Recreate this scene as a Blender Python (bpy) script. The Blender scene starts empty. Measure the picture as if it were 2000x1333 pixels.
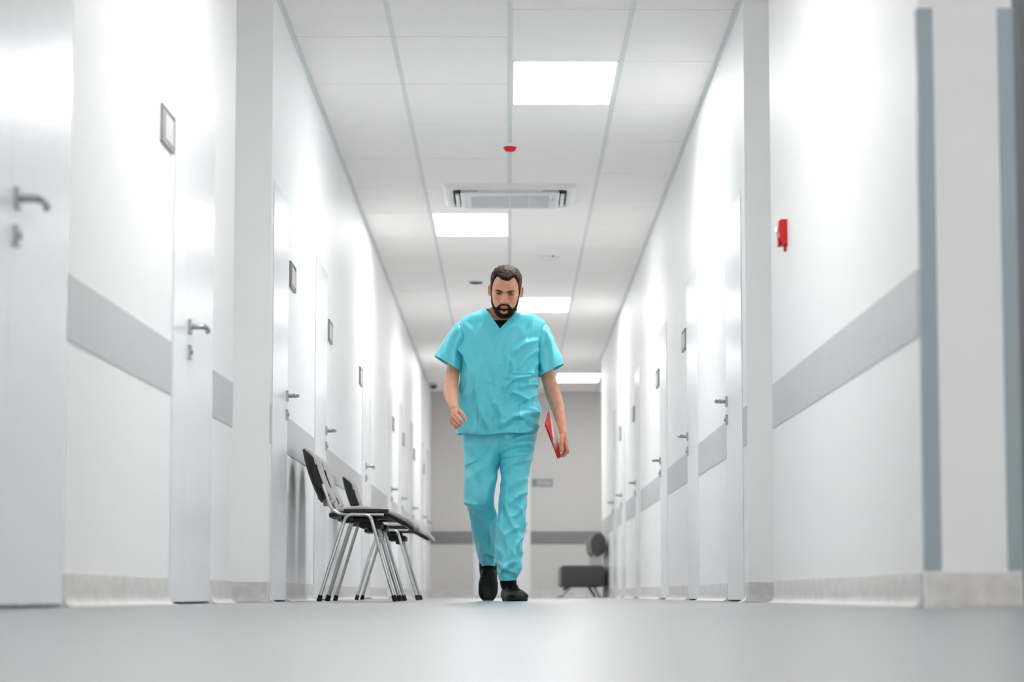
import bpy, bmesh, math, random
import numpy as np
from mathutils import Vector, Matrix
from mathutils.bvhtree import BVHTree

R = math.radians
scn = bpy.context.scene
col = scn.collection

# ------------------------------------------------------------------ camera, world, exposure
FPX = 4895.0                      # focal length in pixels of the 2000 px wide frame
CAMZ = 0.035                      # the camera stands on the floor
PITCH = math.atan((1162 - 666.5) / FPX)
YAW = -math.atan(4 / FPX)
cd = bpy.data.cameras.new('camera')
cam = bpy.data.objects.new('camera', cd)
col.objects.link(cam)
cam.location = (0, 0, CAMZ)
cam.rotation_euler = (math.pi / 2 + PITCH, 0, YAW)
cd.sensor_width = 36
cd.lens = FPX / 2000 * 36
cd.clip_start = 0.05
cd.dof.use_dof = True
cd.dof.focus_distance = 13.4
cd.dof.aperture_fstop = 2.9
scn.camera = cam

world = bpy.data.worlds.new('world')
scn.world = world
world.use_nodes = True
world.node_tree.nodes['Background'].inputs[0].default_value = (0.01, 0.012, 0.02, 1)
world.node_tree.nodes['Background'].inputs[1].default_value = 1.0
scn.view_settings.view_transform = 'Standard'
scn.view_settings.look = 'None'
scn.view_settings.gamma = 1
scn.view_settings.use_curve_mapping = False
scn.view_settings.exposure = 0.0
PANEL = 21.0                      # emission of the ceiling light panels
cy = scn.cycles
cy.max_bounces = 14
cy.diffuse_bounces = 10
cy.glossy_bounces = 5
cy.sample_clamp_indirect = 8
cy.use_denoising = True

_F = Matrix.Rotation(YAW, 3, 'Z') @ Matrix.Rotation(math.pi / 2 + PITCH, 3, 'X')


def P(px, py, Y):
    """Point of the place at distance Y that the photograph shows at pixel (px, py)."""
    d = _F @ Vector(((px - 1000) / FPX, (666.5 - py) / FPX, -1))
    k = Y / d.y
    return Vector((d.x * k, Y, CAMZ + d.z * k))


_FI = _F.transposed()


def px_of(p):
    q = _FI @ (Vector(p) - Vector((0, 0, CAMZ)))
    return 1000 + q.x / -q.z * FPX, 666.5 - q.y / -q.z * FPX


def px_np(v):
    A = np.array(_FI)
    q = (v - np.array([0, 0, CAMZ])) @ A.T
    return 1000 + q[:, 0] / -q[:, 2] * FPX, 666.5 - q[:, 1] / -q[:, 2] * FPX


# ------------------------------------------------------------------ materials
def srgb(r, g, b):
    def f(c):
        c /= 255
        return c / 12.92 if c <= 0.04045 else ((c + 0.055) / 1.055) ** 2.4
    return (f(r), f(g), f(b), 1)


def mat(name, rgb, rough=0.5, metal=0.0, noise=None, bump=None, coat=0.0, emit=None, spec=0.5, sheen=0.0,
        coat_rough=0.05, stretch=(1, 1, 1), trans=0.0):
    m = bpy.data.materials.new(name)
    m.use_nodes = True
    nt = m.node_tree
    b = nt.nodes['Principled BSDF']
    c = srgb(*rgb)
    b.inputs['Base Color'].default_value = c
    b.inputs['Roughness'].default_value = rough
    b.inputs['Metallic'].default_value = metal
    b.inputs['Specular IOR Level'].default_value = spec
    b.inputs['Coat Weight'].default_value = coat
    b.inputs['Coat Roughness'].default_value = coat_rough
    b.inputs['Sheen Weight'].default_value = sheen
    b.inputs['Transmission Weight'].default_value = trans
    if noise or bump:
        tc = nt.nodes.new('ShaderNodeTexCoord')
        mp = nt.nodes.new('ShaderNodeMapping')
        mp.inputs['Scale'].default_value = stretch
        nt.links.new(tc.outputs['Object'], mp.inputs[0])
    if noise:                      # (scale, rgb2, detail, lo, hi)
        n = nt.nodes.new('ShaderNodeTexNoise')
        n.inputs['Scale'].default_value = noise[0]
        n.inputs['Detail'].default_value = noise[2]
        nt.links.new(mp.outputs[0], n.inputs['Vector'])
        r = nt.nodes.new('ShaderNodeValToRGB')
        r.color_ramp.elements[0].position = noise[3]
        r.color_ramp.elements[0].color = c
        r.color_ramp.elements[1].position = noise[4]
        r.color_ramp.elements[1].color = srgb(*noise[1])
        nt.links.new(n.outputs[0], r.inputs[0])
        nt.links.new(r.outputs[0], b.inputs['Base Color'])
    if bump:                       # (scale, strength, distance)
        n2 = nt.nodes.new('ShaderNodeTexNoise')
        n2.inputs['Scale'].default_value = bump[0]
        n2.inputs['Detail'].default_value = 3
        nt.links.new(mp.outputs[0], n2.inputs['Vector'])
        bp = nt.nodes.new('ShaderNodeBump')
        bp.inputs['Strength'].default_value = bump[1]
        bp.inputs['Distance'].default_value = bump[2]
        nt.links.new(n2.outputs[0], bp.inputs['Height'])
        nt.links.new(bp.outputs[0], b.inputs['Normal'])
    if emit:
        b.inputs['Emission Color'].default_value = (*emit[0], 1)
        b.inputs['Emission Strength'].default_value = emit[1]
    return m


M = {}
M['far_wall'] = mat('shaded_far_wall_paint', (208, 206, 203), 0.6)  # wall paint greyed to carry the weaker light at the far end
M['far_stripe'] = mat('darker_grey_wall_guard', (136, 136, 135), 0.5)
M['wall'] = mat('white_wall_paint', (246, 246, 246), 0.5, bump=(60, 0.04, 0.004), spec=0.25)
M['door'] = mat('white_door_lacquer', (240, 242, 244), 0.27, spec=0.55, bump=(9, 0.02, 0.004))
M['doorframe'] = mat('white_door_frame', (232, 235, 238), 0.3)
M['stripe'] = mat('grey_wall_guard', (193, 193, 194), 0.4, noise=(25, (200, 200, 200), 3, 0.3, 0.7), stretch=(1, 1, .1))
M['base'] = mat('grey_marbled_vinyl', (196, 194, 191), 0.45, noise=(22, (214, 212, 209), 5, 0.35, 0.65))
M['floor'] = mat('light_grey_vinyl_floor', (144, 145, 146), 0.3, noise=(14, (152, 153, 154), 6, 0.35, 0.65), spec=0.4,
                 bump=(30, 0.015, 0.003))
M['tile'] = mat('off_white_ceiling_tile', (254, 251, 249), 0.9, bump=(400, 0.12, 0.001), spec=0.2)
M['runner'] = mat('pale_blue_grey_ceiling_rail', (228, 231, 231), 0.5)
M['slab'] = mat('dark_void_above_tiles', (60, 60, 62), 0.9)
M['panel'] = mat('glowing_white_diffuser', (255, 255, 255), 0.5, emit=((0.99, 1.0, 1.0), PANEL))
M['white_plastic'] = mat('white_plastic', (240, 240, 240), 0.35)
M['grey_plastic'] = mat('light_grey_plastic', (205, 205, 208), 0.5)
M['grille'] = mat('grey_filter_grille', (214, 214, 218), 0.7, bump=(300, 0.2, 0.002))
M['dark_slot'] = mat('dark_teal_slot', (42, 58, 56), 0.6)
M['nickel'] = mat('brushed_nickel', (168, 171, 174), 0.32, metal=0.85)
M['guard'] = mat('blue_grey_corner_guard', (158, 173, 179), 0.4, bump=(200, 0.08, 0.001))
M['red'] = mat('red_plastic', (222, 12, 10), 0.3)
M['red_dark'] = mat('deep_red_plastic', (196, 6, 6), 0.35)
M['clear'] = mat('clear_plastic', (240, 240, 240), 0.1)
M['black_plastic'] = mat('black_plastic', (8, 11, 12), 0.5, bump=(250, 0.1, 0.001))
M['rubber'] = mat('black_rubber', (10, 11, 12), 0.6)
M['chrome'] = mat('satin_chrome_tube', (205, 205, 203), 0.17, metal=1.0)
M['cushion'] = mat('taupe_grey_upholstery', (158, 154, 151), 0.85, noise=(180, (172, 168, 165), 2, 0.3, 0.7), bump=(500, 0.2, 0.001), sheen=0.3)
M['anthracite'] = mat('anthracite_upholstery', (70, 75, 75), 0.8, noise=(150, (80, 85, 85), 2, 0.3, 0.7), sheen=0.2)
M['sign_frame'] = mat('silver_sign_frame', (140, 141, 143), 0.4, metal=0.0)
M['sign_insert'] = mat('pale_sign_insert', (186, 185, 182), 0.4)
M['sign_print'] = mat('violet_grey_print', (150, 150, 165), 0.5)
M['steel_frame'] = mat('grey_steel_door_frame', (120, 128, 130), 0.4)
M['glass'] = mat('pale_blue_glass', (200, 225, 235), 0.05, trans=1.0)
M['skin'] = mat('skin', (230, 172, 144), 0.45, noise=(28, (222, 154, 126), 4, 0.35, 0.7), bump=(420, 0.1, 0.0008), spec=0.4)
bs = M['skin'].node_tree.nodes['Principled BSDF']
bs.inputs['Subsurface Weight'].default_value = 0.12
bs.inputs['Subsurface Radius'].default_value = (0.01, 0.004, 0.002)
M['hair'] = mat('dark_brown_hair', (42, 30, 25), 0.6, noise=(200, (98, 74, 64), 5, 0.5, 0.72), bump=(260, 0.5, 0.003), spec=0.15, stretch=(1, .22, .4))
M['beard'] = mat('black_brown_beard', (19, 14, 12), 0.7, noise=(240, (44, 32, 26), 4, 0.45, 0.8), bump=(500, 0.7, 0.002), spec=0.25)
M['stubble'] = mat('stubble', (126, 88, 72), 0.7, noise=(500, (60, 42, 34), 3, 0.4, 0.75))
M['brow'] = mat('dark_brown_brow', (82, 54, 42), 0.7)
M['lip'] = mat('pink_lip', (190, 104, 98), 0.42)
M['eye_white'] = mat('eye_white', (150, 118, 104), 0.3)
M['iris'] = mat('dark_iris', (36, 26, 22), 0.25)
M['scrub'] = mat('turquoise_scrub_cotton', (96, 216, 232), 0.34, bump=(900, 0.06, 0.0006), spec=0.6, sheen=0.12)
M['scrub'].node_tree.nodes['Principled BSDF'].inputs['Sheen Roughness'].default_value = 0.4
M['black_cloth'] = mat('black_cotton', (12, 12, 14), 0.85)
M['shoe'] = mat('black_leather', (7, 9, 10), 0.42, bump=(300, 0.1, 0.0008), spec=0.2)
M['sole'] = mat('black_rubber_sole', (13, 16, 16), 0.55)
M['paper'] = mat('white_paper', (238, 237, 240), 0.6)
M['folder'] = mat('bright_red_card', (232, 18, 24), 0.4)
M['gold'] = mat('pale_gold', (226, 205, 170), 0.2, metal=1.0)
M['nail'] = mat('finger_nail', (240, 205, 188), 0.3)


# ------------------------------------------------------------------ mesh builder
class MB:
    def __init__(s):
        s.v, s.f = [], []

    def add(s, v, f):
        n = len(s.v)
        s.v += [tuple(p) for p in v]
        s.f += [tuple(i + n for i in q) for q in f]
        return s

    def box(s, a, b, bev=0.0, seg=2):
        x0, x1 = sorted((a[0], b[0])); y0, y1 = sorted((a[1], b[1])); z0, z1 = sorted((a[2], b[2]))
        v = [(x0, y0, z0), (x1, y0, z0), (x1, y1, z0), (x0, y1, z0), (x0, y0, z1), (x1, y0, z1), (x1, y1, z1), (x0, y1, z1)]
        f = [(0, 3, 2, 1), (4, 5, 6, 7), (0, 1, 5, 4), (1, 2, 6, 5), (2, 3, 7, 6), (3, 0, 4, 7)]
        if bev > 0:
            bm = bmesh.new()
            vs = [bm.verts.new(p) for p in v]
            for q in f:
                bm.faces.new([vs[i] for i in q])
            bmesh.ops.bevel(bm, geom=bm.edges[:], offset=bev, segments=seg, affect='EDGES', profile=0.5)
            bm.verts.index_update()
            v = [tuple(p.co) for p in bm.verts]
            f = [tuple(p.index for p in q.verts) for q in bm.faces]
            bm.free()
        return s.add(v, f)

    def rings(s, rings, cap0=True, cap1=True):
        n = len(rings[0])
        v = [p for r in rings for p in r]
        f = []
        for i in range(len(rings) - 1):
            for j in range(n):
                k = (j + 1) % n
                f.append((i * n + j, i * n + k, (i + 1) * n + k, (i + 1) * n + j))
        if cap0:
            f.append(tuple(range(n - 1, -1, -1)))
        if cap1:
            f.append(tuple((len(rings) - 1) * n + j for j in range(n)))
        return s.add(v, f)

    def tube(s, pts, r, n=12, cap=True):
        pts = [Vector(p) for p in pts]
        rr = r if hasattr(r, '__len__') else [r] * len(pts)
        up = None
        rings = []
        for i, p in enumerate(pts):
            a = pts[max(i - 1, 0)]; b = pts[min(i + 1, len(pts) - 1)]
            t = (b - a).normalized()
            if up is None:
                up = t.orthogonal().normalized()
            up = (up - t * up.dot(t)).normalized()
            w = t.cross(up)
            rings.append([p + (up * math.cos(2 * math.pi * j / n) + w * math.sin(2 * math.pi * j / n)) * rr[i] for j in range(n)])
        return s.rings(rings, cap, cap)

    def capsule(s, a, b, ra, rb, n=14):
        a, b = Vector(a), Vector(b)
        t = (b - a)
        L = t.length
        t = t / L if L > 1e-6 else Vector((0, 0, 1))
        pts, rs = [], []
        for k in range(5):
            q = math.pi / 2 * k / 4
            pts.append(a - t * ra * math.cos(q) * 0.999); rs.append(max(ra * math.sin(q), 1e-4))
        for k in range(5):
            q = math.pi / 2 * k / 4
            pts.append(b + t * rb * math.sin(q) * 0.999); rs.append(max(rb * math.cos(q), 1e-4))
        up = t.orthogonal().normalized(); w = t.cross(up)
        rings = [[p + (up * math.cos(2 * math.pi * j / n) + w * math.sin(2 * math.pi * j / n)) * r for j in range(n)]
                 for p, r in zip(pts, rs)]
        return s.rings(rings)

    def lathe(s, c, prof, n=32, axis=(0, 0, 1)):
        ax = Vector(axis).normalized(); u = ax.orthogonal().normalized(); w = ax.cross(u); c = Vector(c)
        rings = [[c + ax * z + (u * math.cos(2 * math.pi * j / n) + w * math.sin(2 * math.pi * j / n)) * max(r, 1e-4) for j in range(n)]
                 for r, z in prof]
        return s.rings(rings)

    def ellipsoid(s, c, a, b, d, n=20, m=12):
        c, a, b, d = map(Vector, (c, a, b, d))
        rings = []
        for i in range(m + 1):
            q = -math.pi / 2 + math.pi * i / m
            q = max(min(q, math.pi / 2 - .02), -math.pi / 2 + .02)
            rings.append([c + d * math.sin(q) + (a * math.cos(2 * math.pi * j / n) + b * math.sin(2 * math.pi * j / n)) * math.cos(q) for j in range(n)])
        return s.rings(rings)

    def build(s, name, m, parent=None, smooth=True, angle=35, fix=True):
        me = bpy.data.meshes.new(name)
        o = (0, 0, 0)
        if parent is not None:
            q = parent
            o = Vector((0, 0, 0))
            while q is not None:
                o += q.location; q = q.parent
        me.from_pydata([(p[0] - o[0], p[1] - o[1], p[2] - o[2]) for p in s.v], [], s.f)
        if fix:
            bm = bmesh.new(); bm.from_mesh(me)
            bmesh.ops.recalc_face_normals(bm, faces=bm.faces[:])
            bm.to_mesh(me); bm.free()
        if smooth:
            me.shade_smooth()
            me.set_sharp_from_angle(angle=R(angle))
        me.materials.append(m)
        ob = bpy.data.objects.new(name, me)
        col.objects.link(ob)
        ob.parent = parent
        return ob


def tag(o, label=None, cat=None, group=None, kind=None):
    if label: o['label'] = label
    if cat: o['category'] = cat
    if group: o['group'] = group
    if kind: o['kind'] = kind
    return o


def empty(name, loc, label=None, cat=None, group=None, kind=None):
    o = bpy.data.objects.new(name, None)
    o.location = loc
    o.empty_display_size = 0.1
    col.objects.link(o)
    return tag(o, label, cat, group, kind)


def copy_tree(o, parent=None):
    c = o.copy(); col.objects.link(c); c.parent = parent
    for ch in list(o.children):
        copy_tree(ch, c)
    return c


# ------------------------------------------------------------------ the setting
HC = 2.885            # ceiling height
WX = 1.115            # half width of the corridor
YF = 35.3             # far wall
SZ0, SZ1 = 0.735, 0.92
BZ = 0.093
DH = 1.995


def lframe(p0, p1, inward):
    p0, p1 = Vector((*p0, 0)), Vector((*p1, 0))
    u = (p1 - p0).normalized(); n = Vector((*inward, 0)).normalized()
    n = (n - u * n.dot(u)).normalized()
    return (lambda a, w, z: p0 + u * a + n * w + Vector((0, 0, z))), (p1 - p0).length


def lbox(mb, fr, a0, a1, w0, w1, z0, z1):
    v = [fr(a, w, z) for z in (z0, z1) for (a, w) in ((a0, w0), (a1, w0), (a1, w1), (a0, w1))]
    mb.add(v, [(0, 3, 2, 1), (4, 5, 6, 7), (0, 1, 5, 4), (1, 2, 6, 5), (2, 3, 7, 6), (3, 0, 4, 7)])


def spans(L, ops):
    out, a = [], 0.0
    for (b, c) in sorted(ops):
        if b > a + 1e-3: out.append((a, b))
        a = c
    if a < L - 1e-3: out.append((a, L))
    return out


NTRIM = [0]; NDOOR = [0]


def wall(name, label, p0, p1, inward, ops=(), stripe=True, base=True, thick=0.12, side=None, wm='wall', sm='stripe'):
    fr, L = lframe(p0, p1, inward)
    mb = MB()
    for a, b in spans(L, ops):
        lbox(mb, fr, a, b, -thick, 0, 0, HC + 0.02)
    for a, b in ops:
        lbox(mb, fr, a, b, -thick, 0, DH, HC + 0.02)
    w = tag(mb.build(name, M[wm], smooth=False), label, 'wall', kind='structure')
    if base:
        mb = MB()
        prof = [(0, BZ), (.003, BZ), (.004, BZ - .002), (.004, .035), (.007, .02), (.014, .009), (.026, .003), (.034, .0006), (0, .0003)]
        for a, b in spans(L, ops):
            v = [fr(x, q[0], q[1]) for x in (a, b) for q in prof]
            n = len(prof)
            mb.add(v, [(i, (i + 1) % n, n + (i + 1) % n, n + i) for i in range(n)] + [tuple(range(n)), tuple(range(2 * n - 1, n - 1, -1))])
        tag(mb.build('baseboard_' + (side or name.split('_')[1]), M['base'], smooth=True, angle=40), 'grey marbled coved vinyl skirting along ' + label, 'baseboard', kind='structure')
    if stripe:
        mb = MB()
        for a, b in spans(L, ops):
            lbox(mb, fr, a, b, 0, .003, SZ0, SZ1)
        NTRIM[0] += 1
        tag(mb.build('trim_%d' % NTRIM[0], M[sm], smooth=False), 'flat grey guard stripe on ' + label, 'wall guard', kind='structure')
    return fr


def lever(fr, u, w0, z, sgn, parent):
    """lever handle with its rose; sgn = direction of the lever along the wall"""
    h = MB()
    lbox(h, fr, u - .026, u + .026, w0, w0 + .010, z - .026, z + .026)
    ho = h.build('rose', M['nickel'], parent, angle=30)
    t = MB()
    t.tube([fr(u, w0 + .008, z), fr(u, w0 + .045, z), fr(u + sgn * .006, w0 + .054, z), fr(u + sgn * .02, w0 + .058, z + .001),
            fr(u + sgn * .08, w0 + .058, z), fr(u + sgn * .115, w0 + .056, z - .003), fr(u + sgn * .125, w0 + .05, z - .006)],
           [.0105, .0105, .011, .0105, .0095, .0095, .009], 12)
    t.build('lever', M['nickel'], ho, angle=50)
    k = MB()
    lbox(k, fr, u - .026, u + .026, w0, w0 + .010, z - .12, z - .068)
    ko = k.build('lock_rose', M['nickel'], parent, angle=30)
    c = MB()
    c.tube([fr(u, w0 + .009, z - .094), fr(u, w0 + .016, z - .094)], .009, 12)
    c.build('lock_cylinder', M['nickel'], ko)


def door(fr, a0, a1, hand, label, split=None):
    NDOOR[0] += 1
    o = fr((a0 + a1) / 2, 0, 0)
    e = empty('door_%d' % NDOOR[0], o, label, 'door', kind='structure')
    F = .018
    mb = MB()
    lbox(mb, fr, a0, a0 + F, -.10, .001, 0, DH)
    lbox(mb, fr, a1 - F, a1, -.10, .001, 0, DH)
    lbox(mb, fr, a0 + F, a1 - F, -.10, .001, DH - F, DH)
    for q0, q1, q2, q3 in ((a0 + F, a0 + F + .012, 0, DH - F), (a1 - F - .012, a1 - F, 0, DH - F), (a0 + F, a1 - F, DH - F - .012, DH - F)):
        lbox(mb, fr, q0, q1, -.09, -.042, q2, q3)
    mb.build('door_frame', M['doorframe'], e, smooth=False)
    leaves = [(a0 + F, a1 - F)] if split is None else [(a0 + F, split), (split, a1 - F)]
    for i, (b, c) in enumerate(leaves):
        lm = MB()
        lbox(lm, fr, b + .002, c - .002, -.038, .004, .009, DH - F - .003)
        lf = lm.build('door_leaf', M['door'], e, smooth=False)
        if split is not None and i == 0:
            continue
        hu = c - .062 if hand > 0 else b + .062
        lever(fr, hu, .004, 1.018, -hand, lf)
    return e


def sign(fr, a, label, z=1.65, w=.30, h=.130, group='door plates'):
    e = empty('door_sign', fr(a + w / 2, 0, z), label, 'sign', group)
    mb = MB()
    lbox(mb, fr, a, a + w, 0, .006, z - h / 2, z + h / 2)
    fo = mb.build('sign_frame', M['sign_frame'], e, smooth=False)
    mb = MB()
    for (c, d, z0, z1) in ((a, a + w, z - h / 2, z - h / 2 + .008), (a, a + w, z + h / 2 - .008, z + h / 2), (a, a + .008, z - h / 2, z + h / 2), (a + w - .008, a + w, z - h / 2, z + h / 2)):
        lbox(mb, fr, c, d, .006, .010, z0, z1)
    mb.build('rim', M['sign_frame'], fo, smooth=False)
    mb = MB()
    lbox(mb, fr, a + .07, a + w - .02, .006, .009, z - h / 2 + .02, z + h / 2 - .02)
    mb.build('sign_insert', M['sign_insert'], e, smooth=False)
    return e


# floor
mb = MB().box((-1.6, -4.2, -.1), (3.2, YF + .2, 0))
fl = tag(mb.build('floor', M['floor'], smooth=False), 'light grey vinyl floor of the corridor', 'floor', kind='structure')

# left walls
yl = lambda Y: -1.235 + .0159 * (Y - 6.2)
L1 = (5.78, 6.89, 6.12); L2 = (8.79, 9.87, 9.13)
Y0 = -4.0
p0, p1 = (yl(Y0), Y0), (yl(10.5), 10.5)
ratio = math.hypot(p1[0] - p0[0], p1[1] - p0[1]) / (10.5 - Y0)
au = lambda Y: (Y - Y0) * ratio
fl_near = wall('wall_left', 'near left wall before the recess', p0, p1, (1, 0), [(au(L1[0]), au(L1[1])), (au(L2[0]), au(L2[1]))])
door(fl_near, au(L1[0]), au(L1[1]), -1, 'nearest left door cut by the left edge of the picture', split=au(L1[2]))
door(fl_near, au(L2[0]), au(L2[1]), -1, 'white leaf-and-a-half door on the left beside the recess', split=au(L2[2]))
sign(fl_near, au(8.47), 'silver door plate on the near left wall, largest of the plates', w=.28)
# recess on the left
wall('wall_left_recess', 'back of the left recess', (-1.30, 10.5), (-1.30, 11.6), (1, 0), stripe=False, side='left')
wall('wall_left_return', 'left recess side facing the camera', (-1.42, 11.597), (-WX - .0015, 11.597), (0, -1), stripe=False, side='left', thick=.07)
wall('wall_left_return', 'left recess side facing away', (-1.42, 10.5), (-1.17, 10.5), (0, 1), stripe=False, base=False, side='left', thick=.1)
LD = [(11.68, 12.50, 1, None), (14.25, 15.17, 1, None), (18.85, 20.05, -1, 19.24), (22.75, 23.6, 1, None), (25.05, 25.9, 1, None),
      (27.95, 28.8, 1, None), (31.3, 32.15, 1, None), (33.4, 34.25, 1, None)]
LN = ['first door past the left recess beside the nearest chair', 'white door behind the two linked chairs on the left',
      'leaf-and-a-half left door beyond the farthest chair', 'fourth door of the long left wall, half way down',
      'fifth door of the long left wall', 'sixth door of the long left wall', 'seventh door of the long left wall, near the far end',
      'last left door next to the far wall']
YL0 = 11.6
fll = wall('wall_left_far', 'long left wall behind the chairs', (-WX, YL0 + .004), (-WX, YF), (1, 0), [(a - YL0, b - YL0) for a, b, _, _ in LD], side='left')
for (a, b, h, s), n in zip(LD, LN):
    door(fll, a - YL0, b - YL0, h, n, split=None if s is None else s - YL0)
for Y, n in ((12.56, 'silver door plate above the nearest chair on the left wall'), (15.26, 'silver door plate over the farther chair on the left wall'),
             (18.44, 'door plate just before the leaf-and-a-half left door'), (23.7, 'small plate beyond the fourth long-wall left door'),
             (26.0, 'small plate beyond the fifth long-wall left door'), (28.9, 'small plate beyond the sixth long-wall left door'),
             (32.25, 'tiny plate near the far end of the left wall')):
    sign(fll, Y - YL0, n)

# right walls
YR0 = 6.73
wall('wall_right', 'near right wall with the red call point', (WX, YR0 + .0605), (WX, 10.6), (-1, 0), side='right')
wall('wall_right_recess', 'back of the right recess', (1.30, 10.6), (1.30, 11.77), (-1, 0), stripe=False, side='right')
wall('wall_right_return', 'right recess side facing the camera', (WX + .0015, 11.767), (1.42, 11.767), (0, -1), stripe=False, side='right', thick=.07)
wall('wall_right_return', 'right recess side facing away', (WX + .12, 10.6), (1.42, 10.6), (0, 1), stripe=False, base=False, side='right', thick=.1)
RD = [(11.95, 12.86), (14.79, 15.70), (17.70, 18.55), (21.40, 22.25), (24.15, 25.0), (26.15, 27.0)]
RN = ['first white door past the right recess', 'second white door of the long right wall', 'third white door of the long right wall',
      'fourth white door of the long right wall', 'fifth white door of the long right wall', 'last right door before the grey waiting bench']
YR1, YR2 = 11.77, 30.45
frr = wall('wall_right_far', 'long right wall down to the bench', (WX, YR1 + .004), (WX, YR2), (-1, 0), [(a - YR1, b - YR1) for a, b in RD], side='right')
for (a, b), n in zip(RD, RN):
    door(frr, a - YR1, b - YR1, 1, n)
for Y, n in ((15.76, 'silver door plate just past the second right door'), (18.62, 'door plate just past the third right door'),
             (22.32, 'small plate just past the fourth right door'), (25.07, 'small plate just past the fifth right door')):
    sign(frr, Y - YR1, n)
# pier end and the glazed side door at the right edge
wall('wall_right_pier', 'pier end face between the two corner guards', (WX, YR0), (1.372, YR0), (0, -1), stripe=False, side='right', thick=.06)
PZ = HC
mb = MB().box((WX + .002, YR0 + .061, 0), (1.370, YR0 + .4, HC + .02))
tag(mb.build('wall_right_pier', M['wall'], smooth=False), 'solid pier at the near end of the right wall', 'wall', kind='structure')
# side door (glazed) right of the pier
e = empty('door_19', (1.8, 6.82, 0), 'grey steel framed glazed door at the right edge beside the pier', 'door', kind='structure')
mb = MB()
for a in ((1.374, 1.414), (2.30, 2.34)):
    mb.box((a[0], 6.80, 0), (a[1], 6.86, 2.1))
mb.box((1.414, 6.80, 2.06), (2.30, 6.86, 2.1))
mb.build('door_frame', M['steel_frame'], e, smooth=False)
mb = MB()
mb.box((1.418, 6.81, .01), (1.47, 6.85, 2.05)); mb.box((2.24, 6.81, .01), (2.296, 6.85, 2.05))
mb.box((1.47, 6.81, .01), (2.24, 6.85, .12)); mb.box((1.47, 6.81, 1.97), (2.24, 6.85, 2.05))
lf = mb.build('door_leaf', M['steel_frame'], e, smooth=False)
MB().box((1.47, 6.826, .12), (2.24, 6.834, 1.97)).build('pane', M['glass'], lf, smooth=False)
# lobby walls outside the frame
wall('wall_right_lobby', 'lobby wall around the glazed door', (2.34, 6.80), (3.0, 6.80), (0, -1), stripe=False, side='right')
mb = MB().box((1.374, 6.80, 2.1), (2.34, 6.92, HC + .02))
tag(mb.build('wall_right_lintel', M['wall'], smooth=False), 'wall above the glazed door', 'wall', kind='structure')
wall('wall_right_lobby', 'side wall of the lobby', (3.0, -4.0), (3.0, 6.8), (-1, 0), side='right')
wall('wall_back', 'wall behind the camera', (-1.5, -4.0), (3.1, -4.0), (0, 1))
mb = MB().box((1.5, 7.6, 0), (3.0, 7.7, HC))
tag(mb.build('wall_right_room', M['wall'], smooth=False), 'wall of the room behind the glazed door', 'wall', kind='structure')
# far wall and the side passage at the far end
fd = (-.51, .29)
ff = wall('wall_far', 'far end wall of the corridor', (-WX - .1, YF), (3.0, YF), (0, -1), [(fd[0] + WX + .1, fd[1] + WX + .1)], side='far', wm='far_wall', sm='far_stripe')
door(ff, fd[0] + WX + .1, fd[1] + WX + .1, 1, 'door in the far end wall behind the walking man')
wall('wall_right_passage', 'corner return of the side passage at the far end', (WX + .12, YR2), (3.0, YR2), (0, 1), stripe=False, side='right', thick=.1)
wall('wall_right_passage', 'end of the side passage', (3.0, YR2), (3.0, YF), (-1, 0), side='right')
s = sign(ff, .31 + WX + .1, 'pale sign on the far wall right of the far door', z=1.60, w=.29, h=.11)
for i in range(2):
    mb = MB()
    for k in range(5 - i):
        a = .345 + i * .0 + k * .05 + WX + .1
        lbox(mb, ff, a, a + .036, .009, .0095, 1.612 - i * .035, 1.624 - i * .035)
    mb.build('print', M['sign_print'], s, smooth=False)

# corner guards
for x, lab, sg in ((WX, 'left of two blue-grey corner guards, on the corridor corner of the pier', 1), (1.372, 'right of two blue-grey corner guards, at the right edge', -1)):
    mb = MB()
    w = .040
    yy = YR0 - .0025
    mb.box((x - .003 * sg, yy - .001, .098), (x + w * sg, yy + .0025, 1.632), .0008, 1)
    mb.box((x - .003 * sg, yy, .098), (x, yy + w, 1.632), .0008, 1)
    tag(mb.build('corner_guard', M['guard'], angle=30), lab, 'corner guard', 'corner guards on the pier')

# fire alarm call point on the near right wall
cz, cyy = 1.487, 10.02
e = empty('fire_alarm', (WX, cyy, cz), 'small red fire alarm call point on the near right wall', 'alarm')
mb = MB()
prof = [(0, .05), (.026, .05), (.034, .044), (.0355, .02), (.033, -.01), (.024, -.046), (.021, -.05), (0, -.05)]
v = [(WX - a, y, cz + z) for y in (cyy - .048, cyy + .048) for a, z in prof]
n = len(prof)
mb.add(v, [(i, (i + 1) % n, n + (i + 1) % n, n + i) for i in range(n)] + [tuple(range(n)), tuple(range(2 * n - 1, n - 1, -1))])
mb.build('housing', M['red_dark'], e, angle=30)
MB().box((WX - .040, cyy - .012, cz + .006), (WX - .030, cyy + .03, cz + .026), .002, 1).build('clear_cover', M['clear'], e)
MB().box((WX - .036, cyy - .02, cz - .056), (WX - .026, cyy + .02, cz - .02), .002, 1).build('lower_flap', M['red_dark'], e)
MB().box((WX - .012, cyy - .006, cz - .075), (WX - .002, cyy + .006, cz - .048), .002, 1).build('test_key', M['red'], e)

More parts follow.
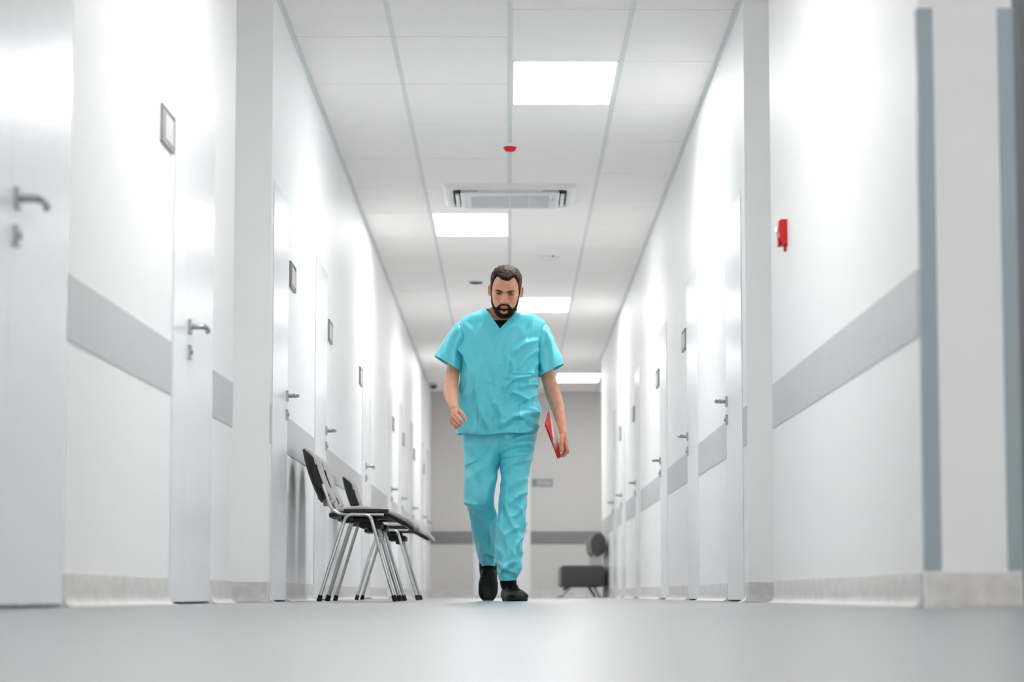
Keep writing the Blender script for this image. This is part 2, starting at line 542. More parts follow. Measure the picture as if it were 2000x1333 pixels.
# ------------------------------------------------------------------ ceiling
mb = MB().box((-1.7, -4.2, HC + .022), (3.3, YF + .2, HC + .1))
ceil = tag(mb.build('ceiling', M['slab'], smooth=False), 'suspended ceiling of off-white tiles in pale rails', 'ceiling', kind='structure')
LIGHTS = {}
GL, GR = 12.64, 12.04
for k in range(-3, 4):
    pass
LP = []
for Y in (29.44, 18.64, 7.84, -2.96): LP.append((-.6, Y))
for Y in (24.04, 13.24): LP.append((0.0, Y))
LP.append((.6, 32.44))
for Y in (2.44, -1.16): LP.append((1.8, Y))  # unseen lobby panels, added for more frontal light
LP.append((.6, -2.36))  # another unseen panel added behind the camera as frontal fill
tmesh = {}


def tile(x0, x1, y0, y1):
    key = (round(x1 - x0, 3), round(y1 - y0, 3))
    if key not in tmesh:
        w, h = key
        b = MB().box((0, 0, 0), (w, h, .016), .0015, 1)
        me = bpy.data.meshes.new('ceiling_tile')
        me.from_pydata(b.v, [], b.f)
        me.materials.append(M['tile'])
        tmesh[key] = me
    o = bpy.data.objects.new('ceiling_tile', tmesh[key])
    o.location = (x0, y0, HC)
    col.objects.link(o)
    o.parent = ceil


G = .011
cols = [(-1.8, 'L'), (-1.2, 'L'), (-.6, 'L'), (0, 'R'), (.6, 'R'), (1.2, 'R'), (1.8, 'R'), (2.4, 'R')]
for cx, sd in cols:
    g0 = (GL if sd == 'L' else GR) - 1.2 * 14
    k = 0
    while True:
        y0 = g0 + 1.2 * k; y1 = y0 + 1.2; k += 1
        if y0 > YF: break
        if y1 < -4: continue
        if any(abs(cx - a) < .01 and abs(y0 - b) < .3 for a, b in LP): continue
        ym = (y0 + y1) / 2
        xl = -1.32 if ym < 12.3 else -WX
        xr = 3.0 if (ym < 7.2 or ym > YR2 - .2) else (1.32 if 9.8 < ym < 12.5 else WX)
        a, b = max(cx, xl), min(cx + .6, xr)
        if b - a < .03: continue
        tile(a + .0015, b - .0015, max(y0, -4) + G / 2, min(y1, YF) - G / 2)
for cx in (-.6, 0, .6):
    MB().box((cx - .0125, -4, HC - .003), (cx + .0125, YF, HC + .0005)).build('ceiling_rail', M['runner'], ceil, smooth=False)
for cx, a, b in ((1.2, -4, 6.8), (1.8, -4, 6.8), (2.4, -4, 6.8), (1.2, YR2, YF), (1.8, YR2, YF), (2.4, YR2, YF)):
    MB().box((cx - .0125, a, HC - .003), (cx + .0125, b, HC + .0005)).build('ceiling_rail', M['runner'], ceil, smooth=False)
for sx, a, b in ((-1, 11.6, YF), (1, 11.77, YR2)):
    MB().box((sx * (WX - .022), a, HC - .003), (sx * WX, b, HC + .0005)).build('edge_rail', M['runner'], ceil, smooth=False)
    MB().box((sx * (WX - .001), a, HC - .022), (sx * (WX - .003), b, HC - .003)).build('edge_rail', M['runner'], ceil, smooth=False)

labs = {(-.6, 18.64): 'glowing square light panel between the air conditioner and the man', (0.0, 24.04): 'glowing light panel just right of the man\'s head',
        (0.0, 13.24): 'largest glowing light panel, nearest in the ceiling', (.6, 32.44): 'farthest thin-looking light panel near the end wall',
        (-.6, 29.44): 'light panel hidden behind the man', (-.6, 7.84): 'light panel above the near left door, outside the picture',
        (.6, -2.36): 'added unseen lobby light panel by the rear wall', (1.8, -1.16): 'added unseen light panel at the rear right of the lobby', (-.6, -2.96): 'light panel behind the camera', (1.8, 2.44): 'added unseen light panel at the front right of the lobby'}
for x, y in LP:
    e = empty('ceiling_light', (x + .3, y + .6, HC), labs.get((x, round(y, 2)), 'ceiling light panel'), 'light', 'ceiling light panels')
    mb = MB()
    a, b, c, d = x + .013, x + .587, y + .004, y + 1.196
    z0, z1 = HC + .000, HC + .014
    for q in ((a, c, b, c + .008), (a, d - .008, b, d), (a, c, a + .008, d), (b - .008, c, b, d)):
        mb.box((q[0], q[1], z0), (q[2], q[3], z1))
    mb.build('light_frame', M['white_plastic'], e, smooth=False)
    MB().box((a + .008, c + .008, HC + .003), (b - .008, d - .008, HC + .012)).build('diffuser', M['panel'], e, smooth=False)

# air conditioner cassette, 0.95 m square
ax, ay = 0.0, 17.72
e = empty('air_conditioner', (ax, ay, HC), 'white four-way ceiling air conditioner cassette above the corridor', 'air conditioner')


def rsq(hw, hd, r, z, n=8):
    pts = []
    for (sx, sy, a0) in ((1, 1, 0), (-1, 1, 90), (-1, -1, 180), (1, -1, 270)):
        for k in range(n + 1):
            t = R(a0 + 90 * k / n)
            pts.append(Vector((ax + sx * (hw - r) + r * math.cos(t), ay + sy * (hd - r) + r * math.sin(t), z)))
    return pts


mb = MB()
mb.rings([rsq(.475, .475, .05, HC), rsq(.475, .475, .05, HC - .006), rsq(.468, .468, .05, HC - .018), rsq(.445, .445, .05, HC - .030),
          rsq(.41, .41, .06, HC - .036), rsq(.402, .402, .06, HC - .034), rsq(.398, .398, .06, HC - .010)], True, True)
pn = mb.build('fascia', M['white_plastic'], e, angle=50)
mb = MB()
mb.rings([rsq(.399, .399, .06, HC - .012), rsq(.399, .399, .06, HC - .018)], True, True)
mb.build('dark_gap', M['dark_slot'], e)
mb = MB()
mb.rings([rsq(.345, .345, .05, HC - .014), rsq(.35, .35, .05, HC - .046), rsq(.335, .335, .05, HC - .056), rsq(.318, .318, .04, HC - .0575), rsq(.31, .31, .03, HC - .055)], True, True)
cp = mb.build('intake_panel', M['white_plastic'], e, angle=50)
for i in range(4):
    x0 = ax - .280 + i * .140
    mb = MB()
    for k in range(22):
        yy = ay - .24 + k * .0225
        mb.box((x0 + .005, yy, HC - .060), (x0 + .134, yy + .0195, HC - .053))
    mb.build('grille_slats', M['grille'], cp, smooth=False)
MB().box((ax + .296, ay - .16, HC - .0600), (ax + .312, ay - .05, HC - .055)).build('status_window', M['grille'], cp, smooth=False)
for sx, sy in ((1, 0), (-1, 0), (0, 1), (0, -1)):
    mb = MB()
    if sx:
        mb.box((ax + sx * .358, ay - .25, HC - .052), (ax + sx * .385, ay + .25, HC - .036), .003, 2)
    else:
        mb.box((ax - .23, ay + sy * .362, HC - .040), (ax + .23, ay + sy * .394, HC - .032), .003, 2)
    mb.build('air_flap', M['white_plastic'], e)

# red alarm beacon, round detectors, camera
e = empty('alarm_beacon', (0, 15.72, HC), 'red and white alarm beacon on the ceiling above the centre rail', 'alarm')
MB().lathe((0, 15.72, HC), [(.045, .0), (.052, -.001), (.052, -.014), (.046, -.020), (.01, -.021)], 40).build('base', M['white_plastic'], e)
MB().lathe((0, 15.72, HC), [(.02, -.018), (.042, -.020), (.043, -.024), (.036, -.038), (.028, -.047), (.02, -.049), (.001, -.049)], 40).build('red_lens', M['red'], e)
e = empty('smoke_detector', (.32, 21.05, HC), 'shallow white round ceiling detector right of the man\'s head', 'detector')
MB().lathe((.32, 21.05, HC), [(.09, .0), (.098, -.002), (.098, -.010), (.085, -.022), (.05, -.034), (.001, -.037)], 40).build('dome', M['white_plastic'], e)
MB().box((.352, 20.953, HC - .013), (.372, 20.965, HC - .006)).build('indicator', M['dark_slot'], e, smooth=False)
e = empty('ceiling_speaker', (-.31, 22.75, HC), 'small round ceiling vent with dark slot left of the man\'s head', 'vent')
MB().lathe((-.31, 22.75, HC), [(.085, .0), (.085, -.006), (.07, -.010), (.065, -.006), (.001, -.006)], 40).build('ring', M['white_plastic'], e)
MB().lathe((-.31, 22.75, HC), [(.062, -.004), (.06, -.016), (.04, -.022), (.001, -.022)], 32).build('core', M['dark_slot'], e)
e = empty('security_camera', (-1.03, 33.8, HC), 'small dark dome camera in the far left ceiling corner', 'camera')
MB().lathe((-1.03, 33.8, HC), [(.055, .0), (.055, -.03), (.05, -.034)], 24).build('mount', M['grey_plastic'], e)
MB().lathe((-1.03, 33.8, HC), [(.046, -.03), (.045, -.05), (.03, -.075), (.001, -.085)], 24).build('dome', M['dark_slot'], e)

# ------------------------------------------------------------------ chairs
def smooth_path(pts, n=6):
    pts = [Vector(p) for p in pts]
    out = []
    for i in range(len(pts) - 1):
        p0 = pts[max(i - 1, 0)]; p1 = pts[i]; p2 = pts[i + 1]; p3 = pts[min(i + 2, len(pts) - 1)]
        for k in range(n):
            t = k / n
            out.append(0.5 * ((2 * p1) + (p2 - p0) * t + (2 * p0 - 5 * p1 + 4 * p2 - p3) * t * t + (3 * p1 - p0 - 3 * p2 + p3) * t ** 3))
    out.append(pts[-1])
    return out


def chair(loc, label):
    e = empty('visitor_chair', loc, label, 'chair', 'visitor chairs along the left wall')
    ox, oy = loc[0], loc[1]
    T = lambda x, y, z: Vector((ox + x, oy + y, z))
    # seat cushion: profile (x, ztop, zbottom)
    prof = [(.045, .450, .440), (.055, .460, .437), (.08, .471, .440), (.139, .481, .446), (.227, .4835, .446), (.30, .476, .444), (.346, .464, .430),
            (.405, .441, .404), (.440, .425, .388), (.458, .411, .375), (.468, .399, .370), (.474, .385, .374)]
    ny = 18

    def slab(prof, hw, edge, rz=1.0):
        b = MB()
        rings = []
        for (x, zt, zb) in prof:
            e0 = (x - prof[0][0]) / (prof[-1][0] - prof[0][0])
            w = hw * (1 - .10 * (2 * e0 - 1) ** 6)
            r = []
            for k in range(40):
                t = 2 * math.pi * k / 40
                c, s_ = math.cos(t), math.sin(t)
                yy = w * (1 if c > 0 else -1) * abs(c) ** (2 / edge)
                zz = (zt + zb) / 2 + (zt - zb) / 2 * (1 if s_ > 0 else -1) * abs(s_) ** (2 / 2.6)
                r.append(T(x, yy, zz))
            rings.append(r)
        return b.rings(rings)
    slab(prof, .235, 8).build('seat', M['cushion'], e, angle=60)
    under = [(.043, .446, .424), (.07, .446, .424), (.12, .452, .432), (.345, .447, .424), (.40, .418, .392), (.437, .392, .376)]
    pan = slab(under, .240, 10).build('seat_shell', M['black_plastic'], e, angle=50)
    mb = MB()
    for sy in (-1, 1):
        MB().box(T(.12, sy * .242, .447), T(.345, sy * .236, .464), .002, 1).build('side_trim', M['black_plastic'], pan)
    mb = MB()
    mb.box(T(.15, -.20, .398), T(.27, .20, .425), .006, 2)
    mb.box(T(.19, -.16, .372), T(.30, .16, .405), .008, 2)
    mb.box(T(.10, -.13, .402), T(.16, .13, .428), .006, 2)
    mb.box(T(.235, -.1, .352), T(.275, .1, .38), .006, 2)
    mb.tube([T(.155, -.245, .418), T(.155, .245, .418)], .012, 12)
    mb.tube([T(.250, -.245, .418), T(.250, .245, .418)], .012, 12)
    mb.build('undercarriage', M['black_plastic'], e, angle=45)

    # backrest: concave shell and cushion
    def back(off0, off1, a_max, b0, b1, name, m, par, wrap=.066, zt=.786, hole=False):
        na, nb = 28, 26

        def S(a, b, o):
            bb = b0 + (b1 - b0) * b
            xc = -.006 - .104 * bb - .012 * math.sin(math.pi * bb)
            zc = .492 + (zt - .492) * bb
            zc -= (.055 * abs(a) ** 3.0) * max(0, bb) ** 1.3
            zc += .030 * abs(a) ** 3 * (1 - bb) ** 2
            w = .222 * a_max * (1 - .12 * max(0, bb - .5) ** 2 * 2 - .10 * (1 - bb) ** 2)
            fx = wrap * abs(a) ** 2.2
            edge = (1 - abs(a) ** 8)
            eb = 1 - (2 * b - 1) ** 10
            oo = o * (0.35 + 0.65 * min(edge, 1) * min(eb, 1))
            return T(xc + fx * (.8 + .2 * bb) + oo, a * w, zc)
        f_, bk = [], []
        for j in range(nb + 1):
            for i in range(na + 1):
                a = -1 + 2 * i / na
                f_.append(S(a, j / nb, off1)); bk.append(S(a, j / nb, off0))
        n = len(f_)
        F = []
        W = na + 1
        for j in range(nb):
            for i in range(na):
                q = (j * W + i, j * W + i + 1, (j + 1) * W + i + 1, (j + 1) * W + i)
                F.append(q); F.append(tuple(n + k for k in reversed(q)))
        rim = [i for i in range(W)] + [j * W + na for j in range(1, nb + 1)] + [nb * W + i for i in range(na - 1, -1, -1)] + [j * W for j in range(nb - 1, 0, -1)]
        for k in range(len(rim)):
            p, q = rim[k], rim[(k + 1) % len(rim)]
            F.append((q, p, n + p, n + q))
        return MB().add(f_ + bk, F).build(name, m, par, angle=50)
    bk = back(.012, .050, .925, -.015, 1.0, 'backrest', M['cushion'], e, wrap=.052)
    sh = back(-.004, .016, 1.012, .05, .975, 'back_shell', M['black_plastic'], e)
    for sy in (-1, 1):
        wp = [(-.020, .690), (-.010, .655), (.012, .598), (.010, .578), (-.006, .570), (-.030, .60), (-.044, .66), (-.040, .69)]
        v = [T(x, sy * y, z) for y in (.221, .233) for x, z in wp]
        n = len(wp)
        MB().add(v, [(i, (i + 1) % n, n + (i + 1) % n, n + i) for i in range(n)] + [tuple(range(n)), tuple(range(2 * n - 1, n - 1, -1))]).build('side_wing', M['black_plastic'], sh, angle=40)
    mb = MB().box(T(-.030, -.02, .52), T(-.014, .02, .57), .003, 1)
    mb.build('care_label', M['grey_plastic'], sh)
    for sy in (-1, 1):
        # upright joining seat and back
        mb = MB()
        mb.tube(smooth_path([T(.010, sy * .226, .590), T(.030, sy * .228, .54), T(.046, sy * .232, .49), T(.066, sy * .234, .460), T(.10, sy * .236, .441),
                             T(.14, sy * .238, .4365), T(.23, sy * .238, .4365), T(.322, sy * .238, .4365)], 5), .0085, 12)
        mb.build('upright', M['chrome'], e, angle=60)
        mb = MB()
        y0, y1 = sy * .256, sy * .284
        zt = .434
        mb.tube(smooth_path([T(.004, y1, .018), T(.060, sy * .276, .2), T(.117, y0, .385), T(.130, y0, .418), T(.152, y0, zt), T(.20, y0, zt + .001), T(.236, y0, zt),
                             T(.256, y0, .420), T(.268, y0, .385), T(.322, sy * .276, .2), T(.378, y1, .018)], 5), .0092, 12)
        mb.build('leg_frame', M['chrome'], e, angle=60)
        for xx, dx in ((0.0, .009), (.383, -.009)):
            mb = MB()
            mb.tube([T(xx, y1, .0005), T(xx + dx, y1 - sy * .002, .031)], [.0128, .0122], 14)
            mb.build('foot_cap', M['rubber'], e, angle=50)
    return e


c1 = chair((-.957, 12.90, 0), 'nearest grey chair with chrome legs against the left wall')
c2 = copy_tree(c1); c2.location = (-.957, 13.50, 0); c2['label'] = 'middle grey chair, directly behind the nearest one'
c3 = copy_tree(c1); c3.location = (-.957, 15.98, 0); c3['label'] = 'farthest grey chair, standing apart beyond the pair'
bpy.context.view_layer.update()

# waiting bench at the far right
bx0, bx1, by0, by1 = .575, 1.095, 28.3, 30.2
e = empty('waiting_bench', ((bx0 + bx1) / 2, (by0 + by1) / 2, 0), 'dark grey upholstered waiting bench at the far end of the right wall', 'bench')
MB().box((bx0, by0, .12), (bx1 - .03, by1, .362), .03, 4).build('seat', M['anthracite'], e, angle=60)
for i, (a, b) in enumerate(((28.32, 29.22), (29.28, 30.18))):
    mb = MB()
    rg = []
    for k in range(32):
        t = 2 * math.pi * k / 32
        rg.append((1.0 + .088 * math.cos(t), .602 + .128 * (1 if math.sin(t) > 0 else -1) * abs(math.sin(t)) ** .75))
    ys = [(a, .75), (a + .015, .95), (a + .04, 1), (b - .04, 1), (b - .015, .95), (b, .75)]
    mb.rings([[Vector((1.0 + (x - 1.0) * s_, y, .602 + (z - .602) * s_)) for x, z in rg] for y, s_ in ys])
    mb.build('backrest', M['anthracite'], e, angle=60)
    for y in (a + .12, b - .12):
        for x in (.96, 1.03):
            MB().tube([(x, y, .34), (x, y, .50)], .009, 10).build('support_rod', M['chrome'], e)
for y in (by0 + .12, by1 - .12):
    for x, dx in ((bx0 + .11, -.11), (bx1 - .16, .08)):
        MB().tube(smooth_path([(x, y, .125), (x + dx * .25, y, .10), (x + dx * .7, y, .05), (x + dx, y, .016)], 4), [.016] * 13, 12).build('leg', M['chrome'], e, angle=60)
        MB().lathe((x + dx, y, 0), [(.018, .0005), (.02, .006), (.02, .016), (.001, .018)], 16).build('glide', M['chrome'], e)

# ------------------------------------------------------------------ the walking man
def vnoise(x, y, seed):
    xi = np.floor(x).astype(np.int64); yi = np.floor(y).astype(np.int64)
    xf = x - xi; yf = y - yi

    def h(a, b):
        n = (a * 374761393 + b * 668265263 + seed * 982451653) & 0x7fffffff
        n = ((n ^ (n >> 13)) * 1274126177) & 0x7fffffff
        return ((n ^ (n >> 16)) & 0xffff) / 65535.0 * 2 - 1
    u = xf * xf * (3 - 2 * xf); v = yf * yf * (3 - 2 * yf)
    return (h(xi, yi) * (1 - u) + h(xi + 1, yi) * u) * (1 - v) + (h(xi, yi + 1) * (1 - u) + h(xi + 1, yi + 1) * u) * v


def interp_rows(keys, m):
    """Catmull-Rom through rows of numbers; first number is the parameter"""
    K = np.array(keys, float)
    t = np.linspace(K[0, 0], K[-1, 0], m)
    out = np.zeros((m, K.shape[1]))
    out[:, 0] = t
    for c in range(1, K.shape[1]):
        x = K[:, 0]; y = K[:, c]
        d = np.zeros(len(x))
        s = np.diff(y) / np.diff(x)
        d[0] = s[0]; d[-1] = s[-1]
        for i in range(1, len(x) - 1):
            d[i] = 0 if s[i - 1] * s[i] <= 0 else 2 * s[i - 1] * s[i] / (s[i - 1] + s[i])
        k = np.clip(np.searchsorted(x, t) - 1, 0, len(x) - 2)
        h = x[k + 1] - x[k]; q = (t - x[k]) / h
        out[:, c] = ((2 * q ** 3 - 3 * q ** 2 + 1) * y[k] + (q ** 3 - 2 * q ** 2 + q) * h * d[k] + (-2 * q ** 3 + 3 * q ** 2) * y[k + 1] + (q ** 3 - q ** 2) * h * d[k + 1])
    return out


def grid_normals(V):
    m, n, _ = V.shape
    du = np.roll(V, -1, 1) - np.roll(V, 1, 1)
    dv = np.empty_like(V)
    dv[1:-1] = V[2:] - V[:-2]; dv[0] = V[1] - V[0]; dv[-1] = V[-1] - V[-2]
    N = np.cross(du, dv)
    N /= (np.linalg.norm(N, axis=2, keepdims=True) + 1e-12)
    c = V.mean(axis=1, keepdims=True)
    sgn = np.sign(((V - c) * N).sum(axis=2).mean())
    return N * sgn


def creases(V, N, lines, noise_amp, seed, scale=(26, 40), ang=0.5):
    m, n, _ = V.shape
    flat = V.reshape(-1, 3); nf = N.reshape(-1, 3)
    px, py = px_np(flat)
    front = np.clip((-nf[:, 1] + .35) / .6, 0, 1)
    d = np.zeros(len(flat))
    for (x0, y0, x1, y1, w, amp) in lines:
        L = math.hypot(x1 - x0, y1 - y0)
        ux, uy = (x1 - x0) / L, (y1 - y0) / L
        bend = .08 * L * np.sin(np.clip(((px - x0) * ux + (py - y0) * uy) / L, 0, 1) * math.pi) * (1 if (int(x0 * 7 + y0) % 2) else -1)
        t = ((px - x0) * ux + (py - y0) * uy) / L
        s = -(px - x0) * uy + (py - y0) * ux - bend
        fade = np.clip(1 - np.abs(t - .5) * 2, -0.3, 1); fade = np.clip((fade + .3) / .6, 0, 1); fade = fade * fade * (3 - 2 * fade)
        q = s / w
        prof = np.where(q > 0, np.exp(-q * 1.1), np.exp(-(q * .62) ** 2)) - .35 * np.exp(-((q - 2.2) / 1.3) ** 2)
        d += amp * prof * fade * front
    ca, sa = math.cos(ang), math.sin(ang)
    X = px * ca + py * sa; Y = -px * sa + py * ca
    side = np.arctan2(nf[:, 0], -nf[:, 1])
    off = np.where(front > 0.02, 0, 37.0)
    wx = vnoise(X / 30, Y / 30, seed + 5) * 12; wy = vnoise(X / 30 + 9, Y / 30, seed + 6) * 12
    n1 = vnoise((X + wx) / scale[0], (Y + wy) / scale[1], seed)
    n2 = vnoise((X + wx * .5) / (scale[0] * .45), (Y + wy * .5) / (scale[1] * .5), seed + 1)
    ridge = (1 - np.abs(n1) * 2.2) * .6 + (1 - np.abs(n2) * 2) * .18
    d += noise_amp * ridge
    return V + (nf * d[:, None]).reshape(m, n, 3)


def grid_faces(m, n, wrap=True):
    F = []
    for i in range(m - 1):
        for j in range(n if wrap else n - 1):
            k = (j + 1) % n
            F.append((i * n + j, i * n + k, (i + 1) * n + k, (i + 1) * n + j))
    return F


def superring(c, a, b, n, e, e_front=None):
    t = np.linspace(0, 2 * math.pi, n, endpoint=False)
    ct, st = np.cos(t), np.sin(t)
    x = np.sign(ct) * np.abs(ct) ** (2 / e); y = np.sign(st) * np.abs(st) ** (2 / e)
    return np.array(c)[None, :] + x[:, None] * np.array(a)[None, :] + y[:, None] * np.array(b)[None, :]


def px_loft(keys, m, n, e=2.5):
    """keys: (py, xl, xr, Ycentre, half depth[, tilt])"""
    K = interp_rows(keys, m)
    rows = []
    for r in K:
        py, xl, xr, Y, hd = r[:5]
        tilt = r[5] if len(r) > 5 else 0
        A, B = P(xl, py, Y), P(xr, py, Y)
        c = (A + B) / 2; a = (B - A) / 2
        rows.append(superring(c, a, (0, hd, tilt), n, e))
    return np.array(rows)


def axis_loft(keys, m, n, e=2.2):
    """keys: (t, x0, y0, x1, y1, Y, hd) – ring spans pixel points (x0,y0) .. (x1,y1)"""
    K = interp_rows(keys, m)
    rows = []
    for r in K:
        A, B = P(r[1], r[2], r[5]), P(r[3], r[4], r[5])
        rows.append(superring((A + B) / 2, (B - A) / 2, (0, r[6], 0), n, e))
    return np.array(rows)


def hollow(V, end=-1, depth=5, shrink=.93, back=6):
    """turn the end of an open loft inward so the opening reads as cloth with an inside"""
    rows = list(V)
    last = rows[end].copy(); c = last.mean(axis=0)
    ref = V[-back - 1] if end == -1 else V[back]
    add = []
    for k, s in ((0, .985), (1, .965), (3, .955), (back, .95)):
        src = V[-1 - k] if end == -1 else V[k]
        cc = src.mean(axis=0)
        add.append(cc + (src - cc) * s)
    if end == -1:
        return np.array(rows + add)
    return np.array(add[::-1] + rows)


man = empty('person', (-.03, 13.45, 0), 'bearded man in turquoise scrubs walking towards the camera, looking down, folder in hand', 'person')

# ---- shirt torso
TK = [(604.5, 952, 1010, 13.50, .085, -.004), (607, 946, 1016, 13.50, .098, .002), (611, 934, 1028, 13.50, .108, .006), (616, 922, 1041, 13.50, .116, .004), (623, 905, 1056.5, 13.50, .122, 0),
      (632, 897.5, 1064, 13.50, .130, 0), (645, 896, 1063, 13.495, .136, 0), (664, 897.5, 1060, 13.49, .142, 0), (700, 899, 1055.5, 13.485, .15, 0), (740, 898, 1052, 13.48, .15, 0),
      (785, 893.5, 1052.5, 13.48, .15, 0), (810, 891, 1054.5, 13.47, .155, 0), (838, 889, 1051, 13.47, .155, 0), (851, 889.5, 1047, 13.47, .152, 0)]
TV = px_loft(TK, 170, 220, 2.5)
# the hem hangs lower in front of the thighs and lifts at the sides
mt = TV.shape[0]
ramp = np.clip((np.arange(mt) / (mt - 1) - .88) / .12, 0, 1)[:, None]
pxx, _ = px_np(TV.reshape(-1, 3)); pxx = pxx.reshape(TV.shape[:2])
TV[:, :, 2] -= ramp * (.006 * np.cos(np.clip((pxx - 945) / 55, -1, 1) * math.pi))
lines_top = [(1047, 664, 1002, 690, 3.2, .007), (1049, 684, 1010, 722, 3, .006), (1050, 705, 1028, 752, 3, .006), (901, 640, 914, 712, 3, .006), (908, 630, 926, 690, 3, .005),
             (918, 640, 932, 668, 2.6, .004), (1040, 630, 1022, 672, 3, .004), (985, 738, 1052, 728, 3, .005), (986, 762, 1014, 737, 3, .008), (988, 766, 1032, 786, 3, .008),
             (1012, 792, 1052, 772, 3, .007), (966, 790, 978, 834, 3.4, .010), (976, 834, 1048, 806, 3.4, .009), (1000, 812, 1052, 836, 3, .007), (950, 690, 968, 790, 4, .006),
             (930, 735, 955, 840, 4, .006), (1008, 742, 974, 792, 3.2, .007), (900, 745, 916, 850, 4, .006), (912, 700, 906, 780, 4, .006), (978, 655, 970, 720, 4, .004),
             (940, 640, 960, 700, 4, .004), (990, 690, 975, 760, 3, .005), (985, 846, 1046, 838, 3, .005), (1016, 760, 1052, 752, 3, .006), (940, 800, 925, 850, 4, .005),
             (996, 700, 1000, 735, 2.5, .004), (1030, 800, 1052, 812, 2.5, .005), (955, 760, 985, 815, 3.5, .005), (900, 680, 930, 735, 3.5, .005)]
TV = creases(TV, grid_normals(TV), [(a, b, c, d, w * 1.15, h * 2.4) for a, b, c, d, w, h in lines_top], .012, 3, (30, 60), 0.35)
TVo = hollow(TV, -1, back=10)
mO = TVo.shape[0]
Fall = grid_faces(mO, 220)
bvh_top = BVHTree.FromPolygons([tuple(p) for p in TV.reshape(-1, 3)], grid_faces(TV.shape[0], 220))
EYE = Vector((0, 0, CAMZ))


def on(bvh, px, py, off=0.0, Ydef=13.4):
    d = (P(px, py, 13.4) - EYE).normalized()
    h = bvh.ray_cast(EYE + d * 5, d)
    if h[0] is None:
        # nearest point of the surface
        q = bvh.find_nearest(P(px, py, Ydef))
        p, n = q[0], q[1]
    else:
        p, n = h[0], h[1]
    if n.dot(d) > 0: n = -n
    return p + n * off


# V neck opening
def inV(px, py, g=0.0):
    # inner edges (950,606)->(977,643.5) and (1012,607)->(977,643.5)
    a = (px - 949) * (643.5 - 603) - (py - 603) * (977 - 949)
    b = (1013 - px) * (643.5 - 603) - (py - 603) * (1013 - 977)
    return (a > g) & (b > g)


flat = TVo.reshape(-1, 3)
ppx, ppy = px_np(flat)
cut = inV(ppx, ppy, -150) & (flat[:, 1] < 13.50) & (ppy < 648)
F2 = [q for q in Fall if not (cut[q[0]] and cut[q[1]] and cut[q[2]] and cut[q[3]])]
mb = MB().add(flat, F2)
top = mb.build('scrub_top', M['scrub'], man, angle=180, fix=False)


def patch(bvh, corners, nu, nv, off, name, m, par, edge=.0005, sub=None, thick=.006):
    """cloth patch laid on a surface; corners tl, tr, br, bl in pixels"""
    tl, tr, br, bl = [Vector(c) for c in corners]
    f_, b_ = [], []
    for j in range(nv + 1):
        for i in range(nu + 1):
            u, v = i / nu, j / nv
            p = (tl * (1 - u) + tr * u) * (1 - v) + (bl * (1 - u) + br * u) * v
            f_.append(on(bvh, p.x, p.y, off))
            b_.append(on(bvh, p.x, p.y, off - thick))
    W = nu + 1; n = len(f_)
    F = []
    for j in range(nv):
        for i in range(nu):
            q = (j * W + i, j * W + i + 1, (j + 1) * W + i + 1, (j + 1) * W + i)
            F.append(q); F.append(tuple(n + k for k in reversed(q)))
    rim = [i for i in range(W)] + [j * W + nu for j in range(1, nv + 1)] + [nv * W + i for i in range(nu - 1, -1, -1)] + [j * W for j in range(nv - 1, 0, -1)]
    for k in range(len(rim)):
        p, q = rim[k], rim[(k + 1) % len(rim)]
        F.append((q, p, n + p, n + q))
    return MB().add(f_ + b_, F).build(name, m, par, angle=60)


pk = patch(bvh_top, ((1000, 682), (1042, 685), (1043, 731), (998.5, 729)), 30, 34, .0050, 'chest_pocket', M['scrub'], top)
pk1 = patch(bvh_top, ((894.5, 786), (932, 787), (934, 846), (892, 841)), 30, 40, .0050, 'hip_pocket', M['scrub'], top)
pk2 = patch(bvh_top, ((1015, 788), (1050, 788), (1050, 843), (1014, 845)), 30, 40, .0050, 'hip_pocket', M['scrub'], top)
patch(bvh_top, ((1000, 681.5), (1042, 684.5), (1042, 688.5), (1000, 685.5)), 30, 3, .0068, 'pocket_hem', M['scrub'], pk)
patch(bvh_top, ((894.5, 785.5), (932, 786.5), (932, 790.5), (894.5, 789.5)), 30, 3, .0068, 'pocket_hem', M['scrub'], pk1)
patch(bvh_top, ((1015, 787.5), (1050, 787.5), (1050, 791.5), (1015, 791.5)), 30, 3, .0068, 'pocket_hem', M['scrub'], pk2)
# neck band: left strip, then right strip crossing over it
nb1 = patch(bvh_top, ((941.5, 607), (950, 605), (977, 643.5), (970, 652)), 4, 24, .0030, 'neck_band', M['scrub'], top)
nb2 = patch(bvh_top, ((1012, 605.5), (1020.5, 607.5), (970, 652.5), (976.5, 643)), 4, 24, .0042, 'neck_band', M['scrub'], top)

# ---- sleeves
SL = [(0, 895.5, 631, 906, 690, 13.50, .104), (.35, 876, 650, 903, 702, 13.495, .088), (.7, 860, 676, 901.5, 716, 13.485, .090), (1, 848, 695.5, 900, 728, 13.475, .092)]
SR = [(0, 1064.5, 635, 1052, 696, 13.51, .104), (.35, 1079, 658, 1052, 708, 13.51, .088), (.7, 1091.5, 687, 1052, 724, 13.505, .090), (1, 1101.5, 712, 1052.5, 738, 13.50, .092)]
